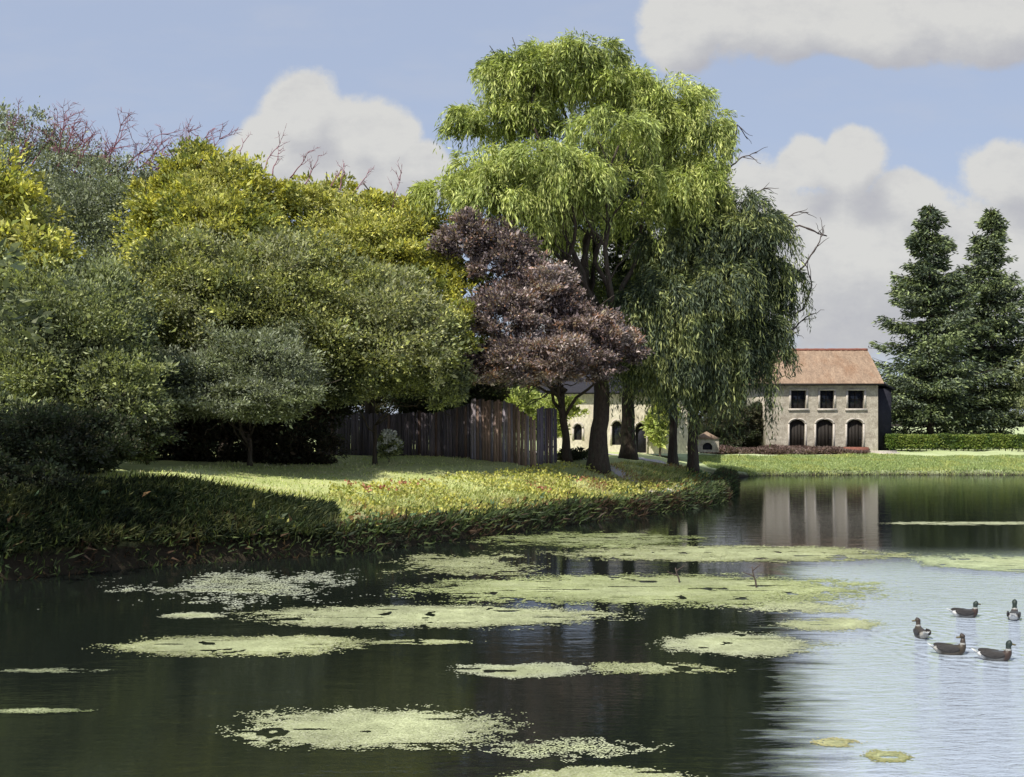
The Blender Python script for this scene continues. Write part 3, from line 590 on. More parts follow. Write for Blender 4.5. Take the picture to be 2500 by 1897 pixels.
M_CREAM = surf_mat('cream_render', (.58, .52, .40), (.70, .65, .54), 1.3, .9, (1, 1, .5), (.42, .36, .28), .4, .03)
M_SLATE = surf_mat('dark_slate', (.012, .012, .02), (.025, .025, .035), 2.5, .75)  # shared slate, darkened to put the annex's shade into its colour
M_DOOR = surf_mat('dark_wood', (.012, .010, .009), (.026, .02, .016), 2, .7, (6, 6, .5))
M_BRICK = surf_mat('red_brick', (.16, .06, .045), (.24, .10, .07), 5, .85)
m, n = mat('window_glass'); finish(n, principled(n, (.012, .014, .022, 1), .12, .35).outputs[0]); M_GLASS = m
HX0, HX1, HYF = (766 - 512) / F * 98, (878 - 512) / F * 98, 98.0
HZ = 1.55; hw = HX1 - HX0; WZ = 5.95
t = thing('stone_house', (HX0, HYF, HZ), 'two storey stone house with brown tiled roof on the far shore', 'house')
def hx(px): return (px - 512) / F * HYF - HX0
def hz(py): return H - (py - HY) / F * HYF - HZ
wins = [(hx(791), hx(806)), (hx(820), hx(834)), (hx(848), hx(864))]; doors = [(hx(789.5), hx(805)), (hx(816), hx(833)), (hx(847), hx(863))]
holes = [(a, b_, hz(408.5), hz(390.5), 0) for a, b_ in wins] + [(a, b_, .06, hz(419.5), .38) for a, b_ in doors]
walled('wall', hw, WZ, holes, .45, M_STONE, t, (0, 0, 0))
mb = MB(); D_ = 8.0
mb.box(0, .4, .455, D_, 0, WZ); mb.box(hw - .4, hw, .455, D_, 0, WZ); mb.box(.405, hw - .405, D_ - .4, D_, 0, WZ); mb.box(.405, hw - .405, .46, D_ - .41, 2.9, 3.0)
mb.add([(hw - .4, .0, WZ + .003), (hw - .4, D_, WZ + .003), (hw - .4, D_ / 2, WZ + 2.95), (hw, 0, WZ + .003), (hw, D_, WZ + .003), (hw, D_ / 2, WZ + 2.95)], [(0, 3, 5, 2), (1, 2, 5, 4), (0, 1, 4, 3)], [(0, 2, 1), (3, 4, 5)])
mb.build('side_walls', M_STONE, t)
for a, b_ in wins:
    f = MB(); z0, z1 = hz(408.5), hz(390.5); e = .17
    f.box(a - e, a - .003, -.06, .02, z0, z1); f.box(b_ + .003, b_ + e, -.06, .02, z0, z1); f.box(a - e - .08, b_ + e + .08, -.12, .02, z0 - .2, z0 - .003); f.box(a - e, b_ + e, -.055, .02, z1 + .003, z1 + .16)
    w1 = f.build('window', M_TRIM, t)
    f = MB(); f.box(a - .05, b_ + .05, .32, .34, z0 - .05, z1 + .05); f.build('pane', M_GLASS, w1)
    f = MB(); mx_ = (a + b_) / 2; f.box(mx_ - .035, mx_ + .035, .26, .316, z0, z1); f.box(a, b_, .262, .31, (z0 + z1) / 2 - .03, (z0 + z1) / 2 + .03); f.build('sash', M_DOOR, w1)
for i, (a, b_) in enumerate(doors):
    f = MB(); e = .15; z1 = hz(419.5) - .38
    f.box(a - e, a - .003, -.05, .02, .05, z1); f.box(b_ + .003, b_ + e, -.05, .02, .05, z1)
    aa = np.linspace(0, np.pi, 13); cx, rx = (a + b_) / 2, (b_ - a) / 2
    P = np.stack([cx + (rx + e / 2) * np.cos(aa), np.full(13, -.015), z1 + (.38 + e * .6) * np.sin(aa)], -1); f.tube(P, .075, 6)
    d = f.build('door_surround', M_TRIM, t)
    f = MB(); f.box(a - .04, b_ + .04, .30, .36, .02, hz(419.5) + .04)
    for k in range(5): xx = a + (b_ - a) * (k + .5) / 5; f.box(xx - .09, xx + .09, .28, .297, .05, z1 + .1)
    dd = f.build('door', M_DOOR, t); f = MB(); f.box(b_ - .22, b_ - .16, .24, .279, 1.0, 1.16); f.build('handle', M_SLATE, dd)
# roof: hipped at the left end, gable at the right, battered underside, ridge tiles
ov = .55; ez = WZ + .06; rz = WZ + 3.25; ry = D_ / 2; V = []; rows = 16; cols_ = 60
def roofslope(y_e, y_r, sgn):
    mbv = []
    for i in range(rows + 1):
        f_ = i / rows; xl = -ov + f_ * 1.7; xr = hw + .35
        for j in range(cols_ + 1):
            g_ = j / cols_; x = xl + (xr - xl) * g_; y = y_e + (y_r - y_e) * f_; z = ez + (rz - ez) * f_ + .05 * math.sin(f_ * 3.1) + .03 * math.sin(j * 1.9) * (1 if i % 2 else .4) - (.05 if i == 0 else 0) + (.035 * (random.random()))
            mbv.append((x, y, z))
    return mbv
rf = MB()
idx = np.arange((rows + 1) * (cols_ + 1)).reshape(rows + 1, cols_ + 1); QQ = np.stack([idx[:-1, :-1], idx[:-1, 1:], idx[1:, 1:], idx[1:, :-1]], -1).reshape(-1, 4)
V1 = np.array(roofslope(-ov, ry, 1)); V2 = np.array(roofslope(D_ + ov, ry, -1)); rf.add(V1, QQ); rf.add(V2, QQ[:, ::-1])
rf.add([(-ov, -ov, ez), (-ov, D_ + ov, ez), (-ov + 1.7, ry, rz)], None, [(0, 2, 1)])
rf.add([(hw + .35, -ov, ez - .05), (hw + .35, D_ + ov, ez - .05), (hw + .35, ry, rz), (hw + .35, -ov, ez - .22), (hw + .35, D_ + ov, ez - .22), (hw + .35, ry, rz - .25)], [(0, 2, 5, 3), (2, 1, 4, 5)])
roof = rf.build('roof', M_ROOF, t)
f = MB(); f.box(-ov + .02, hw + .33, -ov + .02, D_ + ov - .02, WZ + .006, WZ + .02); f.box(-ov, hw + .34, -ov - .05, -ov + .01, ez - .2, ez - .02); f.build('eaves', M_DOOR, t)
f = MB(); P = np.stack([np.linspace(-ov + 1.7, hw + .35, 30), np.full(30, ry), rz + .05 + .03 * rng.random(30)], -1); f.tube(P, .13, 8, .2); f.build('ridge_tiles', M_BRICK, roof)
# annex on the right, set back; its near-black colour paints a wing in shade
f = MB(); f.box(hw + .003, hw + 1.75, 1.6, 6.5, -.2, 5.6); f.build('annex', M_SLATE, t)
f = MB(); f.add([(hw + .42, 1.3, 6.5), (hw + 1.95, 1.3, 5.6), (hw + 1.95, 6.8, 5.6), (hw + .42, 6.8, 6.5), (hw + .42, 1.3, 6.35), (hw + 1.95, 1.3, 5.45), (hw + 1.95, 6.8, 5.45), (hw + .42, 6.8, 6.35)], [(0, 1, 2, 3), (4, 7, 6, 5), (0, 4, 5, 1), (1, 5, 6, 2), (2, 6, 7, 3), (3, 7, 4, 0)]); f.build('annex_roof', M_SLATE, t)

# cream building behind the grove
CX0, CX1, CY = (545 - 512) / F * 85, (688 - 512) / F * 85, 85.0; cz = 1.7; cw = CX1 - CX0
t = thing('cream_building', (CX0, CY, cz), 'cream rendered building with arched openings behind the grove trunks', 'building')
def cx_(px): return (px - 512) / F * CY - CX0
def cz_(py): return H - (py - HY) / F * CY - cz
ops = [(cx_(612), cx_(622), cz_(445), cz_(421), .35), (cx_(635.5), cx_(646.5), .06, cz_(423), .4), (cx_(574), cx_(582), cz_(440), cz_(424), .3)]
walled('wall', cw, 4.9, ops, .4, M_CREAM, t, (0, 0, 0))
f = MB(); f.box(0, .35, .405, 6, 0, 4.9); f.box(cw - .35, cw, .405, 6, 0, 4.9); f.box(.355, cw - .355, 5.6, 6, 0, 4.9)
for xx in (0, cw - .35): f.add([(xx, 0, 4.903), (xx, 6, 4.903), (xx, 3, 6.9), (xx + .35, 0, 4.903), (xx + .35, 6, 4.903), (xx + .35, 3, 6.9)], [(0, 3, 5, 2), (1, 2, 5, 4), (0, 1, 4, 3)], [(0, 2, 1), (3, 4, 5)])
f.build('side_walls', M_CREAM, t)
for k, (a, b_, z0, z1, ar) in enumerate(ops):
    f = MB(); f.box(a - .05, b_ + .05, .25, .30, z0 - .02, z1 + .05); p_ = f.build('door' if k == 1 else 'window', M_GLASS if k != 1 else M_SLATE, t)
    f = MB(); aa = np.linspace(0, np.pi, 11); P = np.stack([(a + b_) / 2 + ((b_ - a) / 2 + .07) * np.cos(aa), np.full(11, -.02), z1 - ar + (ar + .08) * np.sin(aa)], -1); f.tube(P, .08, 6)
    f.box(a - .15, a - .003, -.05, .02, z0, z1 - ar); f.box(b_ + .003, b_ + .15, -.05, .02, z0, z1 - ar); f.build('frame', M_TRIM, p_)
f = MB(); f.add([(-.4, -.5, 4.75), (cw + .4, -.5, 4.75), (cw + .4, 3, 7.1), (-.4, 3, 7.1), (-.4, 6.5, 4.75), (cw + .4, 6.5, 4.75), (-.4, -.5, 4.6), (cw + .4, -.5, 4.6), (cw + .4, 3, 6.95), (-.4, 3, 6.95), (-.4, 6.5, 4.6), (cw + .4, 6.5, 4.6)],
      [(0, 1, 2, 3), (3, 2, 5, 4), (6, 9, 8, 7), (9, 10, 11, 8), (0, 6, 7, 1), (4, 5, 11, 10), (0, 3, 9, 6), (3, 4, 10, 9), (1, 7, 8, 2), (2, 8, 11, 5)]); f.build('roof', M_SLATE, t)
# little stone shelter right of the grove
sx = (697 - 512) / F * 92; t = thing('stone_shelter', (sx, 92, 1.6), 'small pale stone shelter with dark arch, right of the grove trunks', 'shelter')
walled('wall', 2.3, 1.3, [(.6, 1.6, .25, .95, .3)], .3, M_STONE, t, (0, 0, 0))
f = MB(); f.box(0, .25, .305, 1.8, 0, 1.3); f.box(2.05, 2.3, .305, 1.8, 0, 1.3); f.box(.255, 2.045, 1.5, 1.8, 0, 1.3); f.build('side_walls', M_STONE, t)
f = MB(); f.add([(-.15, -.15, 1.303), (2.45, -.15, 1.303), (2.45, 1.95, 1.303), (-.15, 1.95, 1.303), (1.15, .9, 2.05)], [(0, 3, 2, 1)], [(0, 1, 4), (1, 2, 4), (2, 3, 4), (3, 0, 4)]); f.build('roof', M_ROOF, t)
f = MB(); f.box(.55, 1.65, .22, .26, .2, .98); f.build('door', M_SLATE, t); t.scale = (.8, .8, .85)
# low brick planter and pale slab by the house door
b = onground(856, 95.6); t = thing('brick_planter', b, 'low red brick planter at the right hand door of the stone house', 'planter')
f = MB(); f.box(-1.0, 1.0, -.35, -.2, -.3, .5); f.box(-1.0, 1.0, .2, .35, -.3, .5); f.box(-1.0, -.85, -.197, .197, -.3, .5); f.box(.85, 1.0, -.197, .197, -.3, .5)
f.build('walls', M_BRICK, t); f = MB(); f.box(-.845, .845, -.195, .195, -.3, .42); f.build('soil', M_DOOR, t)
b = onground(883, 96.5); f = MB(); f.box(-1.3, 1.3, -.5, .5, -.2, .12); f.box(-1.1, 1.1, -.35, .4, .123, .24); o = f.build('stone_step', M_TRIM); o.location = b; tag(o, 'pale stone step between the planter and the hedge', 'step')

# ------------------------------------------------------------------ palisade fences
def fence(pts, hts, label, cat='fence', n=40, tone=(1, 1, 1), bw=.17, warm=.3):
    P = np.array([onground(px, Y) for px, Y in pts]); b = P[0]; t = thing('palisade_fence', b, label, cat, 'timber palisade round the yard')
    k = np.linspace(0, len(P) - 1, n); X = np.interp(k, np.arange(len(P)), P[:, 0]); Y = np.interp(k, np.arange(len(P)), P[:, 1]); Hh = np.interp(k, np.arange(len(P)), hts); Z = zg(X, Y)
    f = MB(); tx = np.gradient(X); ty = np.gradient(Y)
    for i in range(n):
        a = math.atan2(ty[i], tx[i]); w = bw * (.75 + .4 * random.random()); hh = Hh[i] * (1 + .05 * (random.random() - .5)); s = .02 * (i % 2) + .02 * random.random()
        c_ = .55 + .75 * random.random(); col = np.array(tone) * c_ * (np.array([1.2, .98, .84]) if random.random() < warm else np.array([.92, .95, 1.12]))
        le = .03 * (random.random() - .5)
        V = np.array([(x, y, z) for z in (-.3, hh) for y in (-.022, .022) for x in (-w / 2, w / 2)]); V[4:, 2] += np.array([0, .05, 0, .05]) * random.random(); V[4:, 0] += le * hh; V[:, 1] -= s
        rot = np.array([[math.cos(a), -math.sin(a), 0], [math.sin(a), math.cos(a), 0], [0, 0, 1]])
        f.add(V @ rot.T + [X[i], Y[i], Z[i]], [(0, 2, 3, 1), (4, 5, 7, 6), (0, 1, 5, 4), (2, 6, 7, 3), (0, 4, 6, 2), (1, 3, 7, 5)], col=col)
    f.build('boards', M_FENCE, t, origin=b)
    for q in (.3, .8):
        f = MB(); PP = np.stack([X, Y + .1, Z + Hh * q], -1); f.tube(PP[::2] if n > 12 else PP, .045, 4, col=(.5, .5, .5)); f.build('rail', M_FENCE, t, origin=b)
    for i in range(0, n, 9):
        f = MB(); f.tube([(X[i], Y[i] + .2, Z[i] - .4), (X[i], Y[i] + .2, Z[i] + Hh[i] * .98)], .07, 8, col=(.5, .45, .4)); f.build('post', M_FENCE, t, origin=b)
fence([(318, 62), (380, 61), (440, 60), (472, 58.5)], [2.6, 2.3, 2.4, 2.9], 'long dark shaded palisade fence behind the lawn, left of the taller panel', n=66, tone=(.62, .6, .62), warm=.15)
fence([(472, 58), (495, 57.5), (518, 57)], [3.15, 3.2, 2.95], 'tall brown palisade panel, highest of the fence, standing in sunlight', n=17, warm=.5)
fence([(519, 56.8), (538, 56.5)], [2.75, 2.5], 'lower brown palisade panel between the tall one and the grey end', n=7, warm=.45)
fence([(538, 57.5), (556, 59)], [3.0, 2.9], 'grey brown palisade panel ending beside the grove', n=9, tone=(.85, .85, .95), warm=.2)

# ------------------------------------------------------------------ grass, flowers, beds
def scatter(xr, yr, n, dlo, dhi, keep=None):
    X = xr[0] + (xr[1] - xr[0]) * rng.random(n); Y = yr[0] + (yr[1] - yr[0]) * rng.random(n); d = sdist(np.stack([X, Y], -1)); k = (d > dlo) & (d < dhi)
    px = 512 + X / Y * F; k &= (px > -60) & (px < 1090)
    if keep is not None: k &= keep(X, Y, d, px)
    X, Y, d = X[k], Y[k], d[k]; return np.stack([X, Y, zg(X, Y)], -1), d
e_ = 1e-1
def down(P):
    gx_ = (sdist(P[:, :2] + [e_, 0]) - sdist(P[:, :2] - [e_, 0])); gy_ = (sdist(P[:, :2] + [0, e_]) - sdist(P[:, :2] - [0, e_])); return -unit(np.stack([gx_, gy_, 0 * gx_], -1))
BLN = pal([(.30, .34, .11), (.44, .45, .17), (.18, .22, .08), (.54, .52, .25), (.56, .52, .20), (.34, .21, .10)], [3, 3, 2, 3, 2, .5])
BDK = pal([(.04, .06, .028), (.07, .10, .04), (.03, .04, .025), (.12, .15, .06), (.07, .045, .03)])  # near-black blades put the waterline's shadow band into the grass colour
def blades(name, P, d, L, pa, lean=.5, wid=.1, kdown=.6, jit=.35):
    dn = down(P); D = np.array([0, 0, 1.0]) * (1 - lean) + dn * kdown + rng.normal(size=P.shape) * jit; D[:, 2] += .15; L = L * (.5 + rng.random(len(P)))
    o = leaves(name, P - [0, 0, .03], D, L, L * wid, tints(P, pa, None, .7, .35), M_GRASSB, bend=.22); return tag(o, kind='stuff')
P, d = scatter((-17, 17), (26, 66), 520000, .9, 6.5, lambda X, Y, d, px: (rng.random(len(X)) < np.clip(1.25 - d / 6.5, 0, 1) * .6) & (vnoise(np.stack([X, Y, 0 * X], -1), .9) > .25))
o = blades('bank_grass', P, d, .22, BLN, .5, .16, .5); tag(o, 'long yellow green grass over the sloping lake bank', 'grass')
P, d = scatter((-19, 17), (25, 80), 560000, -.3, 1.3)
o = blades('edge_grass', P, d, .38, BDK, .6, .13, .9); tag(o, 'dark overhanging grass along the water edge, shadow band in its colour', 'grass')
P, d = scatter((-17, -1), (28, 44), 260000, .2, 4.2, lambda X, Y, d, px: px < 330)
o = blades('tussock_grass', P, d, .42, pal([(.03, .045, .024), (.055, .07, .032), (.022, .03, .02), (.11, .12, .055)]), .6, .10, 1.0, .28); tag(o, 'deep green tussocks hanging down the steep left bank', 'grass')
P, d = scatter((15, 48), (84, 96), 160000, -.2, 8)
o = blades('far_grass', P, d, .16, pal([(.34, .42, .18), (.42, .49, .25), (.30, .37, .14), (.44, .47, .18)]), .3, .3, .2); tag(o, 'pale mown grass on the sloping far lawn', 'grass')
P, d = scatter((-14, 14), (33, 62), 26000, 3, 26, lambda X, Y, d, px: Y < 60)
o = blades('lawn_grass', P, d, .11, pal([(.44, .50, .18), (.52, .54, .25), (.38, .43, .15), (.56, .54, .32)]), .2, .35, .1); tag(o, 'short sunlit grass on the lawn behind the bank', 'grass')
P, d = scatter((-17, 16), (26, 66), 46000, .25, 2.6, lambda X, Y, d, px: vnoise(np.stack([X, Y, 0 * X + 3], -1), 1.1) > .52)
P[:, 2] += .25 * rng.random(len(P)); c = tints(P, pal([(.10, .15, .05), (.22, .26, .08), (.34, .33, .10), (.26, .15, .07), (.06, .08, .04), (.14, .22, .12)]), None, 1.4, .3)
tag(leaves('bank_weeds', P, down(P) * .7 + randdir(len(P)) * .7 + [0, 0, .25], .30 * (.6 + .7 * rng.random(len(P))), .11, c, M_GRASSB, bend=.2), 'coarse docks and rusty weeds along the lip of the bank', 'weeds', kind='stuff')
# drifts of wild flowers on the bank: leafy heads in yellow with a few of red
P, d = scatter((-8, 8), (38, 58), 60000, 1.2, 7.5, lambda X, Y, d, px: (vnoise(np.stack([X, Y, 0 * X + 7], -1), .55) > .55) & (px > 330) & (px < 670))
P = P[:5200]; P[:, 2] += .12 + .2 * rng.random(len(P))
c = tints(P, pal([(.44, .42, .09), (.50, .50, .16), (.30, .33, .08), (.38, .36, .12)]), None, .9, .3)
tag(leaves('yellow_flowers', P, randdir(len(P)) + [0, 0, .8], .13, .10, c, M_PETAL_AND_FLECK), 'drifts of yellow wild flowers on the sunny bank', 'flowers', kind='stuff')
PP = []
for px, py, w, n_f in [(350, 491, .2, 14), (367, 495, .3, 26), (386, 495, .35, 24), (402, 490, .5, 28), (425, 487, .2, 10), (545, 495, .25, 30), (530, 491, .2, 8), (580, 484, .9, 26), (600, 490, .5, 14)]:
    s = np.array([onground(px, Y) for Y in np.arange(38, 58, .5)]); row = HY + (H - s[:, 2]) * F / s[:, 1]; c0 = s[np.argmin(abs(row - py))]
    q = c0 + rng.normal(size=(n_f, 3)) * [w * .6, w * .5, 0]; q[:, 2] = zg(q[:, 0], q[:, 1]) + .18 + .18 * rng.random(n_f); PP.append(q)
P = np.vstack(PP); tag(leaves('red_flowers', P, randdir(len(P)) + [0, -.3, .6], .13, .12, tints(P, pal([(.38, .12, .09), (.44, .20, .14), (.34, .18, .10)]), None, 1, .2), M_PETAL_AND_FLECK), 'scattered red wild flowers among the yellow on the bank', 'flowers', kind='stuff')
# reddish brown planted bed in front of the stone house
P, d = scatter((16, 32), (93, 98), 60000, 5, 14, lambda X, Y, d, px: (px > 700) & (px < 868) & (Y > 94.8 + .5 * np.sin(X)) & (Y < 97.7))
P[:, 2] += .36 * rng.random(len(P)) * (.5 + vnoise(P, .7)) * np.clip((32.5 - P[:, 0]) / 6, .35, 1)
tag(leaves('brown_bed', P, randdir(len(P)) + [0, 0, .6], .28, .09, tints(P, pal([(.15, .095, .085), (.22, .15, .14), (.11, .07, .06), (.28, .21, .19)]), None, .9, .35), M_LEAF), 'reddish brown planted bed in front of the stone house', 'flower bed', kind='stuff')
for px, Y, s_, lab in [(566, 60.5, .5, 'low dark green plant at the foot of the thin leaning trunk'), (578, 61, .6, 'low dark green plant left of the thick willow trunk')]:
    b = onground(px, Y); tree('plant', lab, 'plant', b, .15, .02, [(b + [0, 0, s_ * .5], np.array([s_, s_ * .7, s_ * .55]))], 900, .18, DARK, group='plants at the trunk feet', sub=2)

# ------------------------------------------------------------------ duckweed mats
M_WEED, n = mat('duckweed'); a = n.new('ShaderNodeAttribute', attribute_name='tint'); geo = n.new('ShaderNodeNewGeometry')
col = n.mix(.6, a.outputs[0], n.mix(n.maprange(n.noise(geo.outputs['Position'], 2.2, 6, .7), .32, .68), (.6, .6, .6, 1), (1.35, 1.35, 1.4, 1)), 'MULTIPLY')
finish(n, principled(n, col, .75, .2, bump(n, n.noise(geo.outputs['Position'], 30, 3), .5, .01)).outputs[0])
def mat_patch(label, cx, cy, rx, ry, dens=1.0, cols=((.27, .29, .13), (.34, .36, .18), (.42, .43, .27), (.22, .24, .10)), pale=0.0, thr=.0, fl=None, tilt=0.0, soft=.5):
    """rx, ry: half size in picture pixels of the lake surface it covers"""
    rx *= 1.08; c = water(cx, cy); y0, y1 = water(cx, cy + ry)[1], water(cx, max(cy - ry, HY + 12))[1]; hx_ = rx * c[1] / F * 1.0; yc = (y0 + y1) / 2; hy_ = (y1 - y0) / 2
    px_m = F / c[1]; s = fl or np.clip(1.1 / px_m, .018, .08)
    ncell = int(4 * hx_ * hy_ * 1.35 / (s * s) * 3.0 * dens); ncell = min(ncell, 560000)
    U = rng.random((ncell, 2)) * 2.5 - 1.25
    X = c[0] + U[:, 0] * hx_ + tilt * U[:, 1]; Y = yc + U[:, 1] * hy_
    P = np.stack([X, Y, 0 * X], -1); Q3 = P * [1, 1.6 / max(hy_ / hx_, .4) * .35 + .3, 1]
    r = np.sqrt(U[:, 0] ** 2 + U[:, 1] ** 2); nz = (vnoise(Q3, 1.1) - .5) * .75 + (vnoise(Q3, 3.3) - .5) * .5 + (vnoise(Q3, 9.) - .5) * .5 + (vnoise(P, 14.) - .5) * .4
    f = (1 - r) + nz * soft - thr; keep = (f > -.22) & (rng.random(ncell) < np.where(f > 0, np.clip(f * 3.0 + .10, 0, 1), .10 * np.exp(f * 14))) & (vnoise(P * [1, .6, 1], 2.2) + .35 * vnoise(P, 7.) > .30) & (vnoise(P * [.35, 1.9, 1] + 31, 3.1) > .16)
    if sdist is not None: keep &= sdist(P[:, :2]) < -.05
    P = P[keep]; n = len(P); k = 5; an = np.linspace(0, 2 * np.pi, k, endpoint=False)[None] + rng.random((n, 1)) * 6.3
    rr = s * (.45 + .5 * rng.random((n, k))) * .85; V = np.stack([P[:, :1] + 1.5 * rr * np.cos(an), P[:, 1:2] + rr * np.sin(an) * 1.25, np.broadcast_to(.004 + .009 * rng.random((n, 1)), (n, k)) + .002 * rng.random((n, k))], -1).reshape(-1, 3)
    cl = np.array(cols) * .92; cc = cl[rng.integers(0, len(cl), n)] ; u = vnoise(P, .8)[:, None]; cc = cc * (1 - pale) + np.array([.44, .46, .34]) * pale; fi = np.clip((f[keep] - .12) * 2.2, 0, 1)[:, None] * vnoise(P * [.5, 1.5, 1], 1.3)[:, None]; cc = cc * (1 - fi) + fi * np.array([.40, .43, .24]); cc = cc * (.78 + .44 * u) * (.9 + .2 * rng.random((n, 1)))
    o = mesh_obj('duckweed_mat', V - np.array([c[0], yc, 0]), np.arange(n * k).reshape(n, k), M_WEED, None, np.repeat(cc, k, 0)); o.location = (c[0], yc, 0)
    return tag(o, label, 'duckweed', 'duckweed mats on the lake')
mat_patch('oval duckweed mat in the foreground, nearest whole one to the viewer', 375, 728, 118, 20, 1.2, pale=.25)
mat_patch('long duckweed mat at left, above the oval foreground mat', 236, 646, 112, 9.5, 1.1)
mat_patch('long pale edged duckweed mat in the centre, below the great mat', 432, 617, 160, 10.5, 1.1, pale=.2)
mat_patch('great duckweed mat spreading across mid lake, largest of all', 655, 590, 200, 15, 1.2, cols=((.28, .32, .13), (.35, .39, .18), (.42, .45, .25), (.24, .27, .10)))
mat_patch('long upper duckweed mat reaching toward the house reflection', 735, 554, 150, 8, 1.1)
mat_patch('ragged yellowish duckweed drift between bank and great mat', 462, 566, 66, 13, .55, thr=.2, soft=.9)
mat_patch('bright duckweed mat at the right edge above the ducks', 1000, 563, 66, 8, 1.2, cols=((.34, .40, .22), (.42, .47, .28), (.30, .37, .17)), pale=.15)
mat_patch('thin pale duckweed streak crossing the dark water at far right', 975, 523.5, 75, 1.6, 1.3, pale=.4)
mat_patch('pale duckweed mat left of the ducks at the sky reflection', 745, 645, 74, 11, 1.1, pale=.4)
mat_patch('faint yellow duckweed film just left of the ducks', 830, 625, 56, 7, .7, pale=.2, thr=.1)
mat_patch('pale duckweed streak in the centre of dark water', 525, 671, 66, 7.5, .9, pale=.6, thr=.05)
mat_patch('thin yellow green duckweed line left of centre', 424, 642.5, 50, 2.4, 1.2)
mat_patch('sparse duckweed strip right of the pale central streak', 650, 669, 62, 6, .5, thr=.12, soft=.9)
mat_patch('duckweed mat cut by the bottom edge of the view', 600, 777, 80, 9, 1.1, pale=.1)
mat_patch('small olive duckweed scrap near the lower right corner', 890, 757, 22, 6, .8, cols=((.33, .31, .13), (.26, .27, .10)))
mat_patch('small yellow duckweed scrap on the sky reflection', 835, 743, 28, 5, .6, cols=((.42, .38, .18), (.36, .34, .16)), thr=.1)
mat_patch('loose pale duckweed drift by the shaded left bank', 240, 588, 135, 20, .2, pale=.6, thr=.38, soft=1.1, cols=((.26, .28, .24), (.3, .32, .3)))
mat_patch('pale duckweed crescent at left, under the loose pale drift', 192, 616, 32, 3.2, .6, pale=.6, thr=.1)
mat_patch('wispy duckweed drift beside the foreground oval mat', 575, 750, 80, 12, .2, pale=.5, thr=.32, soft=1.1)
mat_patch('wispy duckweed drift hugging the point of land', 600, 540, 110, 9, .5, thr=.2, soft=1.0, cols=((.14, .17, .06), (.2, .23, .08)))
mat_patch('faint duckweed streak far left in dark water, upper of two', 42, 671, 55, 2.2, .5, cols=((.12, .14, .08), (.15, .17, .11)), soft=.9)
mat_patch('faint duckweed streak far left in dark water, lower of two', 45, 711, 48, 2.4, .5, cols=((.14, .17, .07), (.16, .18, .1)), soft=.9)
mat_patch('speckled duckweed drift between the centre mat and right mats', 790, 607, 60, 6, .5, thr=.2, soft=1, pale=.3)
# sticks poking out of the great mat
for px, py, h_, lab in [(757, 588, .55, 'dark twig poking up from the right part of the great duckweed mat'), (680, 583, .4, 'short dark twig near the top middle of the great duckweed mat')]:
    c = water(px, py); f = MB(); P, rr = limb((0, 0, -.1), (-.12, 0, h_), .03, .015, 6, .04); f.tube(P, rr, 6); P2, r2 = limb(P[3], P[3] + [-.28, 0, .12], .02, .008, 5, .05); f.tube(P2, r2, 5); P2, r2 = limb(P[4], P[4] + [.2, 0, .18], .018, .008, 5, .05); f.tube(P2, r2, 5)
    o = f.build('twig', M_DARKTWIG, None, True); o.location = c; tag(o, lab, 'twig', 'twigs on the duckweed')

# ------------------------------------------------------------------ ducks
def duck_body_mat(name, head, breast, flank, back, rump):
    m, n = mat(name); tcn = n.new('ShaderNodeTexCoord'); s = n.new('ShaderNodeSeparateXYZ'); n.put(s.inputs[0], tcn.outputs['Object'])
    nz = n.math('MULTIPLY_ADD', n.noise(tcn.outputs['Object'], 26, 4), .05, -.025); x = n.math('ADD', s.outputs[0], nz); z = n.math('ADD', s.outputs[2], nz)
    c = n.mix(n.maprange(z, .05, .11, smooth=True), (*flank, 1), (*back, 1)); c = n.mix(n.maprange(x, .06, .12, smooth=True), c, (*breast, 1)); c = n.mix(n.maprange(x, -.14, -.20, smooth=True), c, (*rump, 1))
    c = n.mix(n.maprange(z, .150, .160), c, (.3, .3, .29, 1)); c = n.mix(n.maprange(z, .163, .178), c, (*head, 1))
    c = n.mix(.45, c, n.mix(n.maprange(n.noise(tcn.outputs['Object'], 60, 3), .3, .7), (.5, .5, .5, 1), (1.4, 1.4, 1.4, 1)), 'MULTIPLY')
    finish(n, principled(n, c, .5, .35, bump(n, n.noise(n.mapping(tcn.outputs['Object'], (20, 60, 60)), 1.5, 3), .4, .004)).outputs[0]); return m
M_DRAKE = duck_body_mat('duck_drake', (.02, .03, .025), (.04, .025, .02), (.09, .09, .09), (.05, .05, .05), (.42, .42, .42))
M_HEN = duck_body_mat('duck_hen', (.045, .035, .028), (.045, .035, .025), (.06, .05, .04), (.045, .038, .03), (.26, .25, .23))
M_WING = surf_mat('duck_wing', (.02, .018, .018), (.055, .05, .048), 14, .55, (1, 3, 3))
M_BILL, n = mat('duck_bill'); finish(n, principled(n, (.10, .085, .04, 1), .4, .4).outputs[0])
def ring(c, r, ax, nn=14, sq=1.0):
    a = np.linspace(0, 2 * np.pi, nn, endpoint=False); ax = unit(np.asarray(ax, float)); s = np.array([0, 1.0, 0]); u = np.cross(ax, s)
    return np.asarray(c) + np.outer(np.cos(a) * r[0], s) + np.outer(np.sin(a) * r[1], u)
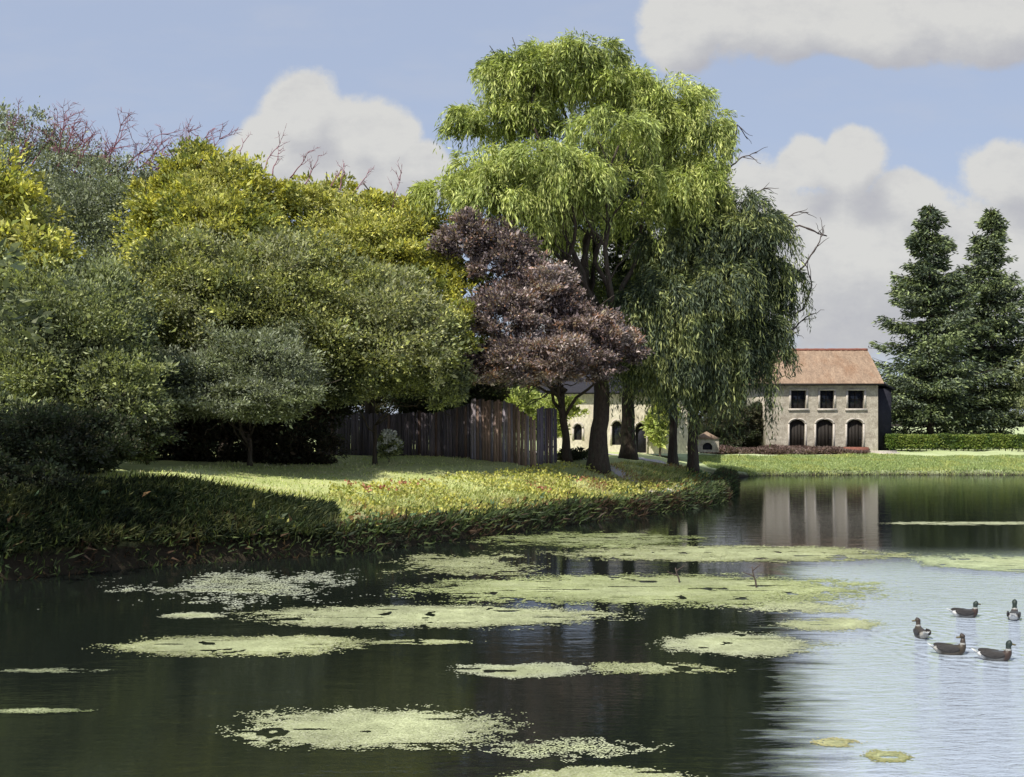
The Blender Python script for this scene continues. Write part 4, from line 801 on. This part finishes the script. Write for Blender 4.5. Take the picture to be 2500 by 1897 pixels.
def duck(px, py, rotz, label, m, head='fwd', name='duck', up=1.0):
    c = water(px, py); t = thing(name, c, label, 'duck', 'ducks on the lake'); t.rotation_euler.z = rotz
    # continuous loft: tail tip, rump, back, breast, then up the neck to the head and forehead
    hd = {'fwd': 1, 'left': 1, 'back': -1}[head]
    st = [((-.30, .115), (.006, .004)), ((-.26, .10), (.035, .018)), ((-.21, .075), (.062, .045)), ((-.13, .055), (.092, .078)), ((-.03, .045), (.108, .095)), ((.07, .05), (.102, .098)), ((.13, .07), (.085, .09)), ((.165, .115), (.060, .062)),
          ((.172, .15 * up), (.044, .044)), ((.170, .18 * up), (.037, .037)), ((.170, .205 * up), (.037, .039)), ((.176, .230 * up), (.046, .050)), ((.186, .256 * up), (.046, .042)), ((.193, .280 * up), (.029, .020)), ((.195, .288 * up), (.005, .004))]
    C_ = np.array([(x, 0, z) for (x, z), _ in st]); T = np.gradient(C_, axis=0); V = []
    for (cc, (_, r), ax) in zip(C_, st, T): V.append(ring(cc, r, ax))
    nn = 14; V = np.vstack(V); i = np.arange(len(st) - 1)[:, None] * nn; j = np.arange(nn); k = (j + 1) % nn; Q = np.stack([i + j, i + k, i + nn + k, i + nn + j], -1).reshape(-1, 4)
    hx, hz_ = .180, .236 * up
    if head != 'fwd':      # head turned on the neck
        a = {'left': R(70), 'back': R(160)}[head]; w = np.clip((V[:, 2] - .2 * up) / .05, 0, 1); x0, y0 = V[:, 0] - .172, V[:, 1].copy()
        V[:, 0] = .172 + x0 * np.cos(a * w) - y0 * np.sin(a * w); V[:, 1] = x0 * np.sin(a * w) + y0 * np.cos(a * w)
    else: a = 0
    o = mesh_obj('body', V, Q, m, t, None, True); sb = o.modifiers.new('smooth', 'SUBSURF'); sb.levels = 1; sb.render_levels = 2
    f = MB(); bs = np.array([(.205, 0, hz_), (.235, 0, hz_ - .008), (.262, 0, hz_ - .014), (.272, 0, hz_ - .013)]); bs[:, 0] -= .172; f.tube(bs, [.019, .014, .013, .006], 8)
    bo = f.build('bill', M_BILL, t, True); bo.data.transform(Matrix.Translation((.172, 0, 0)) @ Matrix.Rotation(a, 4, 'Z'))
    for s in (-1, 1):
        e_, q_, t_ = ellipsoid((0, 0, 0), (.155, .018, .055), 16, 10); e_[:, 2] += np.where(e_[:, 0] < 0, -e_[:, 0] * .22, 0); e_[:, 0] -= np.where(e_[:, 0] < -.05, .03, 0); e_ = e_ + [-.05, s * .096, .088]
        f = MB(); f.add(e_, q_, t_); f.build('wing', M_WING, t, True)
    f = MB()
    for s in (-.03, -.012, .012, .03): P = np.array([(-.25, s * .6, .105), (-.30, s * 1.2, .13), (-.335, s * 1.5, .15)]); f.tube(P, [.012, .011, .003], 6)
    f.build('tail', M_TAILW, t, True)
    return t
M_TAILW = surf_mat('duck_tail', (.45, .45, .45), (.62, .62, .6), 10, .6)
s_ = 1.22
dk = [duck(*DUCKS[0], R(84), 'dark duck seen from behind with head turned left, leftmost of the five', M_HEN, 'left'),
      duck(*DUCKS[1], R(2), 'duck with white tail swimming right, topmost in the middle of the group', M_DRAKE),
      duck(*DUCKS[2], R(62), 'dark upright duck at the right edge of the view, white tail to its left', M_DRAKE, up=1.12),
      duck(*DUCKS[3], R(-8), 'duck turning its head back over its body, lowest left of the group', M_HEN, 'back', up=1.1),
      duck(*DUCKS[4], R(-14), 'duck swimming right at the lower right, nearest of the five', M_DRAKE, up=1.05)]
for d_ in dk: d_.scale = (s_, s_, s_)
